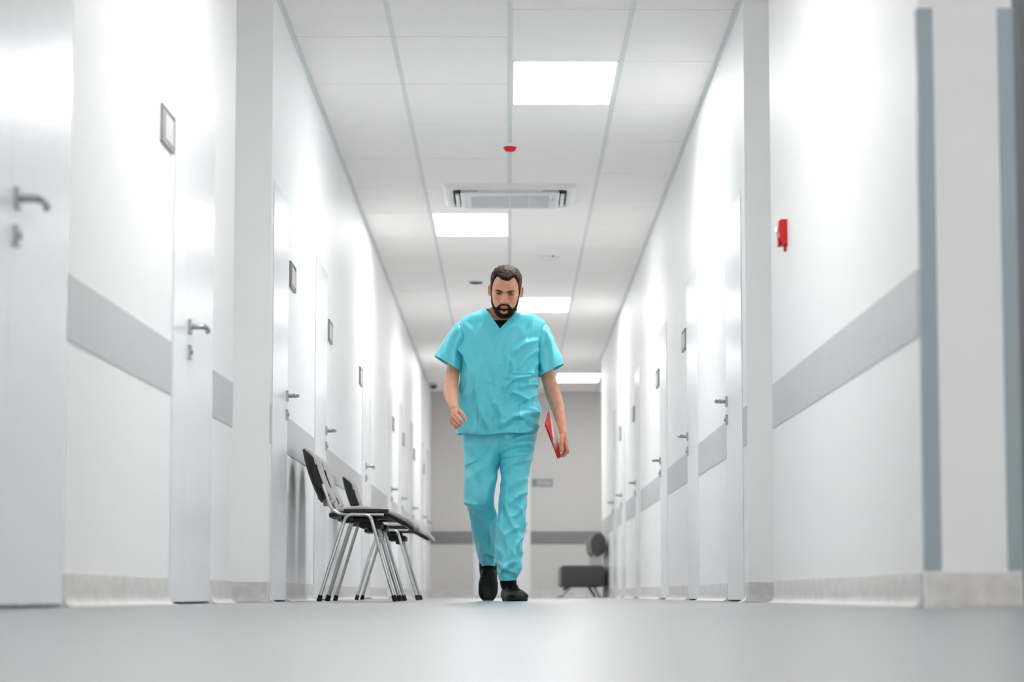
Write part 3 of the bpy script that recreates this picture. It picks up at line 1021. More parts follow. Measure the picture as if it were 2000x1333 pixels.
# closed rounded start inside the shoulder
bvh_sl = []
for K, seed, ln in ((SL, 21, [(893, 640, 872, 700, 3, .005), (900, 655, 886, 715, 3, .005), (880, 650, 858, 700, 3, .003)]),
                    (SR, 33, [(1063, 645, 1078, 715, 3, .005), (1072, 640, 1096, 705, 3, .004), (1058, 665, 1064, 728, 3, .005)])):
    K2 = [(-.25, K[0][1] + (26 if K is SL else -26), K[0][2] + 5, K[0][3] + (4 if K is SL else -4), K[0][4] - 8, K[0][5], .06)] + K
    V = axis_loft(K2, 60, 90, 2.3)
    V = creases(V, grid_normals(V), [(a, b, c, d, w * 1.1, h * 1.8) for a, b, c, d, w, h in ln], .005, seed, (22, 46), .5)
    bvh_sl.append(BVHTree.FromPolygons([tuple(p) for p in V.reshape(-1, 3)], grid_faces(V.shape[0], 90)))
    V = hollow(V, -1, back=12)
    MB().add(V.reshape(-1, 3), grid_faces(V.shape[0], 90)).build('sleeve', M['scrub'], top, angle=180, fix=True)

# ---- undershirt
UK = [(600, 950, 1013, 13.515, .075, .040), (606, 946, 1018, 13.51, .086, .034), (618, 925, 1040, 13.50, .100, .03), (640, 905, 1056, 13.50, .112, .01), (700, 905, 1048, 13.49, .12, 0), (740, 905, 1045, 13.49, .12, 0)]
UK = [(608, 951, 1011.5, 13.518, .070, .034), (613, 945, 1017, 13.515, .084, .034), (624, 926, 1038, 13.505, .102, .026), (645, 908, 1052, 13.50, .112, .01), (700, 908, 1045, 13.49, .12, 0)]
V = px_loft(UK, 40, 120, 2.3)
MB().add(V.reshape(-1, 3), grid_faces(40, 120)).build('undershirt', M['black_cloth'], man, angle=180)

# ---- trousers
LK = [(842, 901, 1010, 13.49, .125), (856, 903.5, 1006, 13.49, .125), (872, 905, 999, 13.487, .122), (885, 906.5, 989, 13.485, .12), (897, 907.5, 980, 13.48, .115), (917, 908, 973, 13.465, .11), (935, 906.5, 970, 13.45, .105), (959, 904.5, 967.5, 13.43, .10),
      (978, 905, 966, 13.42, .096), (986, 906.5, 966, 13.42, .092), (991, 913, 966.5, 13.43, .086), (1000, 915.5, 968.5, 13.45, .084), (1013, 917, 970, 13.48, .082), (1040, 921, 970, 13.54, .08), (1070, 927.5, 969.5, 13.62, .078),
      (1090, 933, 969, 13.68, .075), (1106, 939, 968.5, 13.72, .070)]
RK = [(842, 938, 1048, 13.475, .125), (856, 944, 1047, 13.475, .125), (870, 953, 1045, 13.47, .122), (884, 965, 1042.5, 13.465, .118), (897, 974.5, 1039.5, 13.46, .115), (926, 978.5, 1033, 13.43, .10), (960, 977, 1030, 13.39, .092), (991, 973.5, 1028, 13.36, .088),
      (1020, 970, 1026, 13.33, .085), (1045, 967.5, 1024, 13.31, .082), (1083, 968.5, 1021, 13.28, .08), (1110, 971.5, 1018.5, 13.26, .078), (1124, 973.5, 1013.5, 13.26, .074), (1135, 975, 1009, 13.26, .068)]
ll = [(925, 905, 946, 984, 5, .006), (960, 890, 915, 935, 5, .005), (906, 982, 930, 990, 3, .006), (915, 990, 950, 994, 3.2, .004), (930, 1000, 958, 1060, 4, .005), (948, 1000, 934, 1078, 4, .005),
      (965, 930, 945, 985, 4, .005), (922, 1030, 945, 1100, 4, .005), (912, 870, 935, 900, 4, .003), (955, 870, 930, 905, 4, .004), (966, 1000, 945, 1030, 3, .005), (935, 1075, 965, 1090, 3, .005)]
lr = [(978, 884, 1038, 868, 3, .008), (980, 893, 1043, 878, 3, .007), (979, 906, 1032, 886, 3.2, .008), (982, 926, 1034, 898, 3.5, .008), (990, 962, 1026, 938, 3, .007), (996, 988, 1029, 962, 3, .008),
      (1001, 1014, 1022, 984, 3, .007), (986, 1052, 1016, 1030, 3, .006), (1000, 1092, 1021, 1048, 3.2, .008), (975, 1100, 1008, 1122, 3, .007), (980, 1122, 1006, 1098, 3, .006), (991, 948, 1001, 1032, 4, .006),
      (1010, 990, 1024, 1036, 3, .006), (978, 1030, 990, 1090, 3.5, .005), (1000, 862, 1042, 855, 3, .006), (985, 870, 1012, 856, 3, .006), (1008, 1060, 990, 1110, 3, .006), (972, 1070, 985, 1130, 3, .004)]
FF, VV = [], []
bvh_leg = []
for K, ln, sd, na in ((LK, ll, 51, .006), (RK, lr, 64, .009)):
    V = px_loft(K, 190, 130, 2.2)
    V = creases(V, grid_normals(V), [(a, b, c, d, w * 1.15, h * 2.0) for a, b, c, d, w, h in ln], na, sd, (20, 44), -.45 if sd == 64 else .1)
    bvh_leg.append(BVHTree.FromPolygons([tuple(p) for p in V.reshape(-1, 3)], grid_faces(V.shape[0], 130)))
    V = hollow(V, -1, back=10)
    n0 = len(VV)
    VV += [tuple(p) for p in V.reshape(-1, 3)]
    FF += [tuple(i + n0 for i in q) for q in grid_faces(V.shape[0], 130)]
pants = MB().add(VV, FF).build('trousers', M['scrub'], man, angle=180)
patch(bvh_leg[0], ((912, 862), (946, 862), (944, 895), (908, 912)), 30, 34, .0045, 'trouser_pocket', M['scrub'], pants)
patch(bvh_leg[1], ((1006, 864), (1041, 862), (1038, 884), (1014, 882)), 30, 24, .0045, 'trouser_pocket', M['scrub'], pants)

# ---- head shape (local frame: x to the picture's right, -y to the front, z up)
HL = [(.1225, .0004, .0098, .0106), (.122, .005, .004, .016), (.119, .022, -.018, .040), (.112, .038, -.036, .058), (.10, .052, -.055, .076), (.085, .062, -.070, .088), (.065, .070, -.081, .096), (.045, .0735, -.087, .099), (.025, .0745, -.090, .099),
      (.010, .074, -.089, .098), (-.005, .0735, -.087, .096), (-.020, .0725, -.087, .090), (-.035, .070, -.087, .080), (-.050, .0665, -.087, .070), (-.065, .0615, -.086, .058), (-.080, .055, -.085, .046), (-.093, .047, -.083, .032),
      (-.104, .036, -.077, .014), (-.111, .022, -.066, -.006), (-.114, .006, -.046, -.036)]


def head_grid(m, n):
    K = interp_rows([(-r[0], r[1], r[2], r[3]) for r in HL], m)
    rows = []
    t = np.linspace(0, 2 * math.pi, n, endpoint=False)
    for r in K:
        z = -r[0]; w, f, b = r[1:4]
        yc = (f + b) / 2 + .01; 
        s, c = np.sin(t), np.cos(t)          # t=0 front
        e = 2.25
        x = w * np.sign(s) * np.abs(s) ** (2 / e)
        y = np.where(c > 0, yc + (f - yc) * np.abs(c) ** (2 / e), yc + (b - yc) * np.abs(c) ** (2 / e))
        rows.append(np.stack([x, y, np.full(n, z)], 1))
    V = np.array(rows)
    X, Y, Z = V[..., 0], V[..., 1], V[..., 2]
    fr = np.clip((-Y - .02) / .04, 0, 1)
    g = lambda v, c, s: np.exp(-((v - c) / s) ** 2)
    aX = np.abs(X)
    d = np.zeros_like(X)
    A = np.interp(-Z, [-.016, -.004, .012, .026, .036, .042, .050], [0, .008, .020, .031, .036, .020, 0])
    sx = np.interp(-Z, [-.01, .02, .038], [.0062, .0075, .0105])
    d += A * np.exp(-(X / sx) ** 2)
    d += .009 * g(aX, .0135, .0055) * g(Z, -.037, .007)
    d += .0105 * g(aX, .024, .022) * g(Z, .0175, .0062) + .005 * g(X, 0, .012) * g(Z, .018, .01)
    d -= .0225 * g(aX, .028, .0135) * g(Z, .0015, .0105)
    d += .0085 * g(aX, .032, .0100) * g(Z, -.001, .0060)
    d -= .0022 * g(aX, .032, .012) * g(Z, -.0068, .0018)
    d += .005 * g(aX, .048, .014) * g(Z, -.022, .013)
    d -= .004 * g(aX, .040, .012) * g(Z, -.055, .014)
    d += .0045 * g(X, 0, .022) * g(Z, -.0575, .0048) + .0055 * g(X, 0, .019) * g(Z, -.0675, .0048)
    d -= .0045 * g(X, 0, .024) * g(Z, -.0625, .0018)
    d -= .002 * g(X, 0, .004) * g(Z, -.049, .004)
    d -= .004 * g(X, 0, .018) * g(Z, -.0765, .0045)
    d += .006 * g(X, 0, .018) * g(Z, -.093, .010)
    d += .003 * g(X, 0, .04) * g(Z, .06, .03)
    V[..., 1] -= d * fr
    # jaw corners
    V[..., 0] += np.sign(X) * .003 * g(Z, -.06, .02) * np.clip((Y + .06) / .04, 0, 1) * np.clip((.03 - Y) / .03, 0, 1)
    return V


HEAD_C = P(987.5, 566.5, 13.36)
HROT = Matrix.Rotation(R(3.5), 3, 'Y') @ Matrix.Rotation(R(-1.5), 3, 'Z') @ Matrix.Rotation(R(21), 3, 'X')
HS = 1.055


def head_world(V):
    A = np.array(HROT) * HS
    V = V.copy(); z = V[:, 2]
    V[:, 2] = np.where(z < -.01, z + (z + .01) * .11, np.where(z > .03, z - (z - .03) * .10, z))
    return V @ A.T + np.array(HEAD_C)


HV = head_grid(280, 380)
HN = grid_normals(HV)
HN[:8] = (0, 0, 1)
HF = np.array(grid_faces(280, 380))
HC_ = HV.reshape(-1, 3)[HF].mean(axis=1)


def head_patch(mask_fn, thick_fn, name, m, par, noise=None):
    sel = mask_fn(HC_[:, 0], HC_[:, 1], HC_[:, 2])
    F = HF[sel]
    if len(F) == 0: return None
    ids = np.unique(F)
    cnt = np.zeros(len(HV.reshape(-1, 3)), int)
    np.add.at(cnt, F.ravel(), 1)
    v = HV.reshape(-1, 3)[ids]; n = HN.reshape(-1, 3)[ids]
    inner = (cnt[ids] >= 4) | (ids < 380)
    th = thick_fn(v[:, 0], v[:, 1], v[:, 2])
    if noise is not None: th = th * (1 + noise(v))
    th = np.where(inner, th, -.0008)
    w = head_world(v + n * th[:, None])
    remap = np.full(cnt.shape, -1); remap[ids] = np.arange(len(ids))
    return MB().add(w, [tuple(int(a) for a in remap[q]) for q in F]).build(name, m, par, angle=180)


# ---- continuous body: head, neck, trunk, arms, hands, legs -> one remeshed surface
B = MB()
hv = head_grid(110, 150)
hw = head_world(hv.reshape(-1, 3))
B.add(hw, grid_faces(110, 150) + [tuple(range(149, -1, -1)), tuple(109 * 150 + j for j in range(150))])


def hl(x, y, z): return Vector(head_world(np.array([[x, y, z]]))[0])


for sx in (-1, 1):          # ears
    c = hl(sx * .0740, .012, -.012)
    ax_ = HROT @ Vector((sx * .35, .94, 0)); up_ = HROT @ Vector((sx * .05, .25, 1)); nn = HROT @ Vector((sx * .94, -.35, 0))
    ax_.normalize(); up_.normalize(); nn.normalize()
    B.ellipsoid(c, ax_ * .016, nn * .006, up_ * .028)
    pts = []
    for k in range(15):
        t = R(-75 + 285 * k / 14)
        rx = .0165; rz = .030 if math.sin(t) > 0 else .028
        pts.append(c + ax_ * (rx * math.cos(t)) + up_ * (rz * math.sin(t)) + nn * (.007 + .002 * math.cos(t)))
    B.tube(pts, [.0035 + .0012 * math.sin(math.pi * k / 14) for k in range(15)], 8)
    B.ellipsoid(c - up_ * .026 - ax_ * .004, ax_ * .007, nn * .004, up_ * .008)
# neck and trunk
ctr = lambda px, py, Y: P(px, py, Y)


def taper(pts, n=24):
    """pts: (px, py, Y, half width, half depth)"""
    rings = []
    for i, (a, b, Y, w, d_) in enumerate(pts):
        c = P(a, b, Y)
        rings.append([tuple(q) for q in superring(c, (w, 0, 0), (0, d_, 0), n, 2.1)])
    B.rings(rings)


taper([(986, 578, 13.43, .050, .05), (984, 592, 13.44, .058, .058), (983, 600, 13.455, .061, .060), (983, 603, 13.465, .077, .063), (982.5, 608, 13.475, .078, .066), (982, 615, 13.48, .086, .070), (981, 622, 13.49, .104, .078), (981, 630, 13.50, .135, .085), (981, 645, 13.50, .165, .095),
       (979, 670, 13.495, .178, .10), (976, 720, 13.49, .17, .105), (974, 780, 13.48, .155, .10), (972, 830, 13.48, .16, .105), (974, 860, 13.48, .155, .09)])


def limb(pts, n=20):
    """pts: (px, py, Y, radius[, flatten])"""
    P3 = [P(a, b, Y) for a, b, Y, *_ in pts]
    rs = [q[3] for q in pts]
    sp = smooth_path([tuple(p) for p in P3], 4)
    k = np.linspace(0, len(rs) - 1, len(sp))
    rr = np.interp(k, range(len(rs)), rs)
    B.tube(sp, list(rr), n)
    B.capsule(sp[0], sp[1], rr[0], rr[1]); B.capsule(sp[-2], sp[-1], rr[-2], rr[-1])


# his right arm (left in the picture), bent forward
limb([(908, 652, 13.50, .050), (895, 685, 13.49, .045), (887, 715, 13.475, .0375), (884, 733, 13.45, .036), (881, 748, 13.41, .041), (880.5, 765, 13.34, .0405), (883, 780, 13.27, .033), (886.5, 793, 13.20, .0245), (888, 799, 13.165, .0235)])
# his left arm (right in the picture), hanging
limb([(1052, 655, 13.51, .050), (1062, 690, 13.52, .045), (1067.5, 725, 13.535, .0385), (1072.5, 745, 13.54, .0385), (1079, 765, 13.535, .0435), (1087, 790, 13.51, .038), (1094, 818, 13.465, .0295), (1098.5, 838, 13.43, .0225), (1100, 846, 13.42, .0225)])
# legs, feet
limb([(942, 872, 13.48, .075), (938, 930, 13.44, .070), (936, 980, 13.42, .054), (943, 1030, 13.52, .050), (953, 1090, 13.68, .036), (956, 1118, 13.76, .034)])
limb([(1009, 872, 13.47, .075), (1005, 930, 13.42, .070), (1000, 990, 13.36, .054), (996, 1045, 13.31, .050), (993, 1110, 13.27, .036), (994, 1145, 13.27, .034)])


def finger(pts, r):
    for i in range(len(pts) - 1):
        B.capsule(pts[i], pts[i + 1], r[i], r[i + 1], 12)


Q = lambda a, b, Y: P(a, b, Y)
# right fist
wr = Q(888, 799, 13.165)
mcp = [Q(890.5, 811.5, 13.105), Q(885.5, 815.5, 13.103), Q(882.5, 821, 13.112), Q(882.5, 827, 13.128)]
pip_ = [Q(900.5, 822.5, 13.072), Q(897.5, 828.5, 13.072), Q(894.3, 833, 13.082), Q(890.3, 835.2, 13.098)]
dip = [Q(900, 827, 13.10), Q(898, 832, 13.10), Q(894, 834.5, 13.11), Q(890, 835, 13.125)]
tip = [Q(895.5, 823, 13.125), Q(893.5, 827.5, 13.125), Q(890.5, 830, 13.13), Q(887.5, 831.5, 13.14)]
rad = [.0102, .0104, .0098, .0088]
for k in range(4):
    B.capsule(wr + Vector(((k - 1.5) * -.004, .0, 0)), mcp[k], .017, rad[k] + .001, 14)
    finger([mcp[k], pip_[k], dip[k], tip[k]], [rad[k] + .0006, rad[k], rad[k] - .0008, rad[k] - .0016])
B.ellipsoid(Q(889, 816, 13.135), (.020, 0, .0), (0, .020, 0), (0, 0, .026))
finger([Q(893, 801, 13.155), Q(901, 806.5, 13.125), Q(906.5, 814.5, 13.09), Q(909, 820.5, 13.078)], [.0145, .0115, .0102, .0088])
ring_a, ring_b = mcp[2].lerp(pip_[2], .62), mcp[2].lerp(pip_[2], .78)
# left hand gripping the folder
wl = Q(1100, 846, 13.42)
mcpl = [Q(1102.5, 862, 13.405), Q(1104.5, 863, 13.43), Q(1104.5, 864, 13.455), Q(1103, 864, 13.478)]
pipl = [Q(1108, 880, 13.395), Q(1108, 883, 13.418), Q(1107, 883, 13.443), Q(1104, 881, 13.463)]
dipl = [Q(1102.5, 887.5, 13.405), Q(1101.5, 890, 13.43), Q(1100.5, 889.5, 13.455), Q(1098.5, 888, 13.475)]
tipl = [Q(1096.5, 889.5, 13.43), Q(1095, 891, 13.455), Q(1094, 890, 13.478), Q(1093, 888, 13.495)]
for k in range(4):
    B.capsule(wl + Vector((0, (k - 1.5) * .007, 0)), mcpl[k], .016, rad[k] + .001, 14)
    finger([mcpl[k], pipl[k], dipl[k], tipl[k]], [rad[k] + .0006, rad[k], rad[k] - .0008, rad[k] - .0016])
finger([Q(1098, 852, 13.40), Q(1096.8, 865, 13.378), Q(1096, 876, 13.372), Q(1096, 884.5, 13.376)], [.0145, .0118, .0102, .0086])

raw = B.build('body_raw', M['skin'], None, smooth=False, fix=False)
rm = raw.modifiers.new('r', 'REMESH'); rm.mode = 'VOXEL'; rm.voxel_size = .0026; rm.adaptivity = 0.0
smm = raw.modifiers.new('s', 'SMOOTH'); smm.factor = .5; smm.iterations = 2
dg = bpy.context.evaluated_depsgraph_get(); dg.update()
me = bpy.data.meshes.new_from_object(raw.evaluated_get(dg))
me.name = 'body'
bpy.data.objects.remove(raw)
me.shade_smooth()
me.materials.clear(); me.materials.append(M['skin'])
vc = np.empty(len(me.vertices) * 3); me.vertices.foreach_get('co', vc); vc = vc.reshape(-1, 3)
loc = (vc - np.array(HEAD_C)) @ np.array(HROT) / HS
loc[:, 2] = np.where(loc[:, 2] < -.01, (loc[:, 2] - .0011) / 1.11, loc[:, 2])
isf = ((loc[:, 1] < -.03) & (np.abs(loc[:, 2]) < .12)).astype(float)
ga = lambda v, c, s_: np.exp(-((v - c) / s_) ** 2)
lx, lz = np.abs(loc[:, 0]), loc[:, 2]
orb_shade = isf * np.clip(1.1 * ga(lx, .027, .013) * ga(lz, .000, .0105) + .5 * ga(lx, .015, .007) * ga(lz, .008, .009), 0, 1)  # darker skin round the eyes, deepened to stand in for socket shade
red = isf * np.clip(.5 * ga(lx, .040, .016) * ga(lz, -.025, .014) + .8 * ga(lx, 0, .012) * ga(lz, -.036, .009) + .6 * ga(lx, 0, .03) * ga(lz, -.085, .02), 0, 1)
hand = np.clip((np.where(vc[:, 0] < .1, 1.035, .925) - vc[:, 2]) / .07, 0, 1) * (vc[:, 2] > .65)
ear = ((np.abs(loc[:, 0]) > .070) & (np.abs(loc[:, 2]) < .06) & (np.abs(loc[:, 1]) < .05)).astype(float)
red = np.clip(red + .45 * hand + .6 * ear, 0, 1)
at = me.color_attributes.new('complexion_and_shade', 'FLOAT_COLOR', 'POINT')
cols = np.stack([orb_shade, red, np.zeros_like(orb_shade), np.ones_like(orb_shade)], 1)
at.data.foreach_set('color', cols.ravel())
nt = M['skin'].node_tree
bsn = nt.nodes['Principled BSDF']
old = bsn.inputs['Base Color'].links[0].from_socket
an = nt.nodes.new('ShaderNodeAttribute'); an.attribute_name = 'complexion_and_shade'
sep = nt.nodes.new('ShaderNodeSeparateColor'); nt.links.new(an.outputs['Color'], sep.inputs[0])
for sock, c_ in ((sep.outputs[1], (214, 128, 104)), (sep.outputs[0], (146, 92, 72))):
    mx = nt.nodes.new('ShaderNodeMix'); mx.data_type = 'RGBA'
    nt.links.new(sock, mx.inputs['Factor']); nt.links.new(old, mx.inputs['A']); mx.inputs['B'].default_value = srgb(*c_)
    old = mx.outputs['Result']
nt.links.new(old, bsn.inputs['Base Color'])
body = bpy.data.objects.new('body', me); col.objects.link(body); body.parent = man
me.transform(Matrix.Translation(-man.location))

# nails, ring
MB().ellipsoid(Q(909.3, 821.4, 13.0715), (.0042, 0, 0.001), (0, .0018, 0), (-.001, 0, .0055)).build('thumb_nail', M['nail'], man)
MB().ellipsoid(Q(1095.7, 885.6, 13.3685), (.0056, 0, 0), (0, .0022, 0), (0, 0, .0066)).build('thumb_nail', M['nail'], man)
mb = MB()
ax_r = (ring_b - ring_a).normalized(); u = ax_r.orthogonal().normalized(); w = ax_r.cross(u); cc = ring_a.lerp(ring_b, .5)
rings = []
for i in range(32):
    t = 2 * math.pi * i / 32
    rd = u * math.cos(t) + w * math.sin(t)
    rings.append([cc + rd * (.0108 + dr) + ax_r * dz for dr, dz in ((0, -.0025), (.0014, -.002), (.0016, 0), (.0014, .002), (0, .0025))])
rings.append(rings[0])
mb.rings(rings, False, False)
mb.build('wedding_ring', M['gold'], man, angle=50)

# hair, beard, brows, eyes, lips
def phi_of(x, y): return np.degrees(np.abs(np.arctan2(x, -(y - .008))))


def hairline(x, y):
    return np.interp(phi_of(x, y), [0, 14, 26, 38, 47, 54, 60, 66, 72, 82, 92, 102, 112, 125, 180],
                     [.074, .075, .084, .084, .058, .022, -.004, -.022, -.026, -.018, .006, -.004, -.02, -.05, -.056]) + .004 * np.exp(-((x - .012) / .02) ** 2) * -1


def hair_noise(v):
    a = vnoise(v[:, 0] * 260 + v[:, 1] * 60, v[:, 1] * 90, 7); b = vnoise(v[:, 0] * 120, v[:, 1] * 60 + v[:, 2] * 60, 9)
    return .10 * a + .16 * b


hair = head_patch(lambda x, y, z: z > hairline(x, y), lambda x, y, z: np.clip((z - hairline(x, y)) / .012, .25, 1) * np.interp(z, [-.05, .03, .07, .12], [.003, .005, .010, .012]),
                  'hair', M['hair'], man, hair_noise)


def cheek(x):
    return np.interp(np.abs(x), [0, .006, .014, .022, .028, .036, .044, .052, .060, .066, .071, .080], [-.0500, -.0490, -.0490, -.0530, -.0590, -.0690, -.0740, -.0700, -.0560, -.026, .004, .02])


def beard_mask(x, y, z):
    m = (z < cheek(x)) & (y < .012)
    m &= ~((np.abs(x) < .019) & (np.abs(z + .0635) < .0078 * np.sqrt(np.clip(1 - (x / .0200) ** 2, 0, 1)) + .0005))     # lips
    m &= ~(((x / .025) ** 2 + ((z + .0855) / .0115) ** 2 < 1) & ~((np.abs(x) < .0085 - (z + .074) * -.3) & (z > -.085)))                   # bare chin
    m &= ~((np.abs(x) > .060) & (y > -.018))
    return m


beard = head_patch(beard_mask, lambda x, y, z: np.interp(-z, [.0, .05, .09, .114], [.002, .0028, .007, .010]), 'beard', M['beard'], man,
                   lambda v: .25 * vnoise(v[:, 0] * 500, v[:, 2] * 500 + v[:, 1] * 300, 4))
ch2 = lambda x, y, z: beard_mask(x, y, z - .0038) & ~beard_mask(x, y, z) & (z > -.078)
head_patch(lambda x, y, z: (ch2(x, y, z) | (((x / .025) ** 2 + ((z + .0855) / .0115) ** 2 < 1) & ~((x / .0165) ** 2 + ((z + .0855) / .0070) ** 2 < 1))) & ~((np.abs(x) < .019) & (np.abs(z + .0635) < .006)),
           lambda x, y, z: np.full(x.shape, .0010), 'stubble', M['stubble'], man)['kind'] = 'stuff'
for sx in (-1, 1):
    zb = lambda x: .0150 + .14 * (np.clip(np.abs(x), 0, .034) - .014) - 14 * np.clip(np.abs(x) - .034, 0, 1) ** 2
    head_patch(lambda x, y, z: (x * sx > .0125) & (x * sx < .049) & (y < -.02) & (np.abs(z - zb(x)) < .0042 * np.clip((.055 - np.abs(x)) / .024, .25, 1) * np.clip((np.abs(x) - .008) / .012, .4, 1)),
               lambda x, y, z: np.full(x.shape, .0016), 'eyebrow', M['brow'], man)
    ew = lambda x: np.clip(1 - ((np.abs(x) - .0315) / .0125) ** 2, 0, 1)
    head_patch(lambda x, y, z: (x * sx > .018) & (y < -.02) & (np.abs(z + .0060) < .0036 * np.sqrt(ew(x))), lambda x, y, z: np.full(x.shape, .0007), 'eye', M['eye_white'], man)
    head_patch(lambda x, y, z: (x * sx > .018) & (y < -.02) & (((np.abs(x) - .0305) / .0056) ** 2 + ((z + .0060) / .0034) ** 2 < 1), lambda x, y, z: np.full(x.shape, .0012), 'iris', M['iris'], man)
    head_patch(lambda x, y, z: (x * sx > .018) & (y < -.02) & (ew(x) > 0) & (np.abs(z + .0030 - .0 - .0022 * (ew(x) - 1)) < .0017), lambda x, y, z: np.full(x.shape, .0016), 'eyelashes', M['iris'], man)
head_patch(lambda x, y, z: (y < -.03) & (np.abs(x) < .019) & (np.abs(z + .0635) < .0050 * np.sqrt(np.clip(1 - (x / .0195) ** 2, 0, 1))), lambda x, y, z: np.full(x.shape, .0009), 'lips', M['lip'], man)

# ---- shoes
def shoe(T, name):
    """T maps (x across, y from heel 0 to toe .30, z) to the place"""
    K = interp_rows([(0, .020, .0, .050), (.012, .034, .0, .074), (.04, .040, .0, .088), (.08, .041, .0, .094), (.12, .041, .0, .086), (.16, .046, .0, .070), (.20, .051, .0, .058), (.24, .051, .0, .050), (.27, .044, .0, .043),
                     (.29, .030, .0, .036), (.298, .012, .0, .028)], 60)
    rings = []
    for r in K:
        y, w, _, h = r
        ring = []
        for k in range(36):
            t = 2 * math.pi * k / 36
            c, s = math.cos(t), math.sin(t)
            xx = w * (1 if c > 0 else -1) * abs(c) ** (.8)
            if s > 0:
                xx *= 1 - .35 * (s ** 1.5) * (1 if y < .19 else .6)
                zz = .022 + (h - .022) * s ** .75
            else:
                zz = .022 + .012 * s
            ring.append(T(xx, y, zz))
        rings.append(ring)
    up = MB().rings(rings).build(name, M['shoe'], man, angle=60)
    so = []
    for z, g in ((.0, .98), (.003, 1.03), (.018, 1.06), (.028, 1.04), (.030, .98)):
        ring = []
        N = 60
        for k in range(N):
            t = 2 * math.pi * k / N
            c, s = math.cos(t), math.sin(t)
            y = .15 + .153 * g * (1 if c > 0 else -1) * abs(c) ** .85
            wv = np.interp(y, [-.005, .02, .08, .14, .20, .25, .28, .305], [.034, .040, .040, .041, .051, .052, .046, .034])
            ring.append(T(wv * g * (1 if s > 0 else -1) * abs(s) ** .75, y, z))
        so.append(ring)
    MB().rings(so).build('sole', M['sole'], up, angle=50)
    mb = MB()
    for i in range(5):
        y = .125 + i * .018
        h = float(np.interp(y, K[:, 0], K[:, 3]))
        mb.tube([T(-.024, y - .004, h - .012), T(-.012, y, h - .001), T(0, y, h + .0025), T(.012, y, h - .001), T(.024, y + .004, h - .012)], .0022, 8)
    mb.build('laces', M['shoe'], up, angle=60)
    mb = MB()
    tp = [T(w * math.cos(t), .205 + .0 * w, 0) for w in (1,) for t in (0,)]
    seam = []
    for k in range(13):
        a = -1 + 2 * k / 12
        y = .222 - .03 * a * a
        w = float(np.interp(y, K[:, 0], K[:, 1])); h = float(np.interp(y, K[:, 0], K[:, 3]))
        s = math.sqrt(max(0, 1 - a * a)); s = max(s, .05)
        seam.append(T(w * a * (1 - .2 * s ** 1.5), y, .022 + (h - .022) * s ** .75 + .0012))
    mb.tube(seam, .0018, 8)
    mb.build('toe_seam', M['shoe'], up, angle=60)
    return up


# front foot, flat: heel at Y 13.33, toe towards the camera and turned slightly outward
f0 = P(995, 1172.5, 13.34); f0.z = 0.0
ya = R(12)


def TF(x, y, z):
    X = x * math.cos(ya) + y * math.sin(ya)
    Yv = -y * math.cos(ya) + x * math.sin(ya)
    return Vector((f0.x - .012 + X * 1.10, f0.y + Yv, .0005 + z * 1.10))


shoe(TF, 'shoe')
b0 = P(953, 1170, 13.66)
pa = R(58); yb = R(-8)


def TB(x, y, z):
    # toe on the floor, heel raised behind
    y2 = .285 - y                       # distance behind the toe
    Yv = y2 * math.cos(pa) + (z) * -math.sin(pa) 
    Z = y2 * math.sin(pa) + z * math.cos(pa)
    X = x * math.cos(yb) - Yv * math.sin(yb) * .3
    return Vector((b0.x + X * 1.04, 13.66 + Yv * 1.0, max(Z, 0) * 1.0 + .001))


shoe(TB, 'shoe')
# socks
mb = MB()
mb.tube([P(953.5, 1095, 13.70), P(954, 1112, 13.745), P(954.5, 1130, 13.765)], [.050, .050, .046], 20)
mb.build('sock', M['black_cloth'], man, angle=60)
mb = MB()
mb.tube([P(992, 1120, 13.265), P(993, 1140, 13.27), P(994, 1150, 13.27)], [.042, .044, .040], 20)
mb.build('sock', M['black_cloth'], man, angle=60)

# ---- folder in his left hand
Bc = P(1065.4, 830, 13.30); Ac = P(1072, 804, 13.425); Cc = P(1091, 897, 13.394)
Dc = Ac + Cc - Bc
nrm = (Cc - Bc).cross(Ac - Bc).normalized()
if nrm.y > 0: nrm = -nrm
fo = empty('folder', Bc, 'red folder with white papers carried in the man\'s left hand', 'folder')


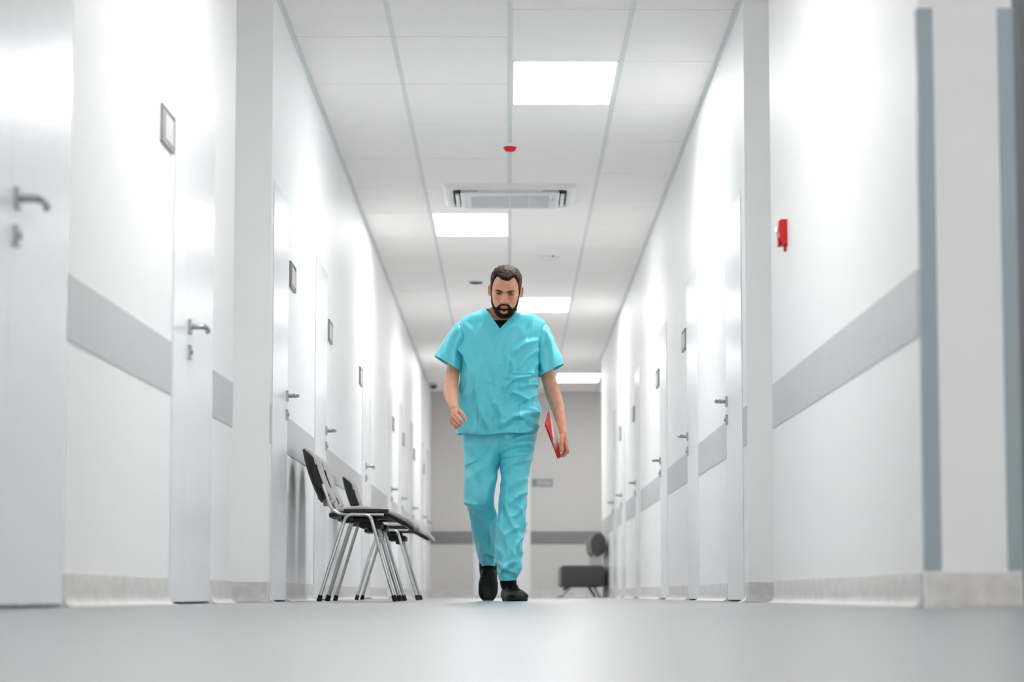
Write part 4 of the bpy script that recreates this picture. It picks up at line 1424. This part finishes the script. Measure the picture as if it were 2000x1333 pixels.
def sheet(u0, u1, v0, v1, o0, o1, name, m, par, bend=0.0):
    """u along the long side B->C, v along the short side B->A, offsets towards the viewer"""
    pts = []
    N = 8
    for o in (o0, o1):
        for i in range(N + 1):
            for j in (0, 1):
                u = u0 + (u1 - u0) * i / N; v = v0 + (v1 - v0) * j
                pts.append(Bc + (Cc - Bc) * u + (Ac - Bc) * v + nrm * (o + bend * math.sin(math.pi * i / N)))
    W = 2 * (N + 1)
    F = []
    for i in range(N):
        q = (2 * i, 2 * i + 1, 2 * i + 3, 2 * i + 2)
        F.append(q); F.append(tuple(k + W for k in reversed(q)))
        F.append((2 * i, 2 * i + 2, 2 * i + 2 + W, 2 * i + W)); F.append((2 * i + 1, 2 * i + 3, 2 * i + 3 + W, 2 * i + 1 + W))
    F.append((0, 1, 1 + W, W)); F.append((2 * N, 2 * N + 1, 2 * N + 1 + W, 2 * N + W))
    return MB().add(pts, F).build(name, m, par, smooth=False)


sheet(0, 1, 0, 1, -.005, -.003, 'back_cover', M['folder'], fo)
v = [Bc, Ac, Bc + (Cc - Bc) * .52 + (Ac - Bc) * .02]
# red pocket flap: triangle across the top corner, and the spine edge
tri = [Bc + nrm * .0042, Ac + nrm * .0042 - (Ac - Bc) * .02, Bc + (Cc - Bc) * .47 + (Ac - Bc) * .16 + nrm * .0042, Bc + (Cc - Bc) * .50 + nrm * .0042]
tb = [p - nrm * .001 for p in tri]
MB().add(tri + tb, [(0, 1, 2, 3), (7, 6, 5, 4), (0, 4, 5, 1), (1, 5, 6, 2), (2, 6, 7, 3), (3, 7, 4, 0)]).build('corner_flap', M['folder'], fo, smooth=False)
for k in range(3):
    sheet(.03 + .006 * k, .93, .10 + .01 * k, .98, -.003 + k * .0022, -.0022 + k * .0022, 'paper', M['paper'], fo, bend=.001 * k)
sheet(.72, 1.0, 0, .5, .004, .005, 'corner_flap', M['folder'], fo)
for u in (.46, .72, .80):
    cq = Bc + (Cc - Bc) * u + (Ac - Bc) * .12 + nrm * .004
    d1 = (Ac - Bc).normalized(); pts = [cq + d1 * (.009 * math.cos(t)) + nrm * (.009 * math.sin(t)) for t in [math.pi * k / 8 for k in range(9)]]
    MB().tube(pts, .0012, 8).build('binder_ring', M['nickel'], fo)
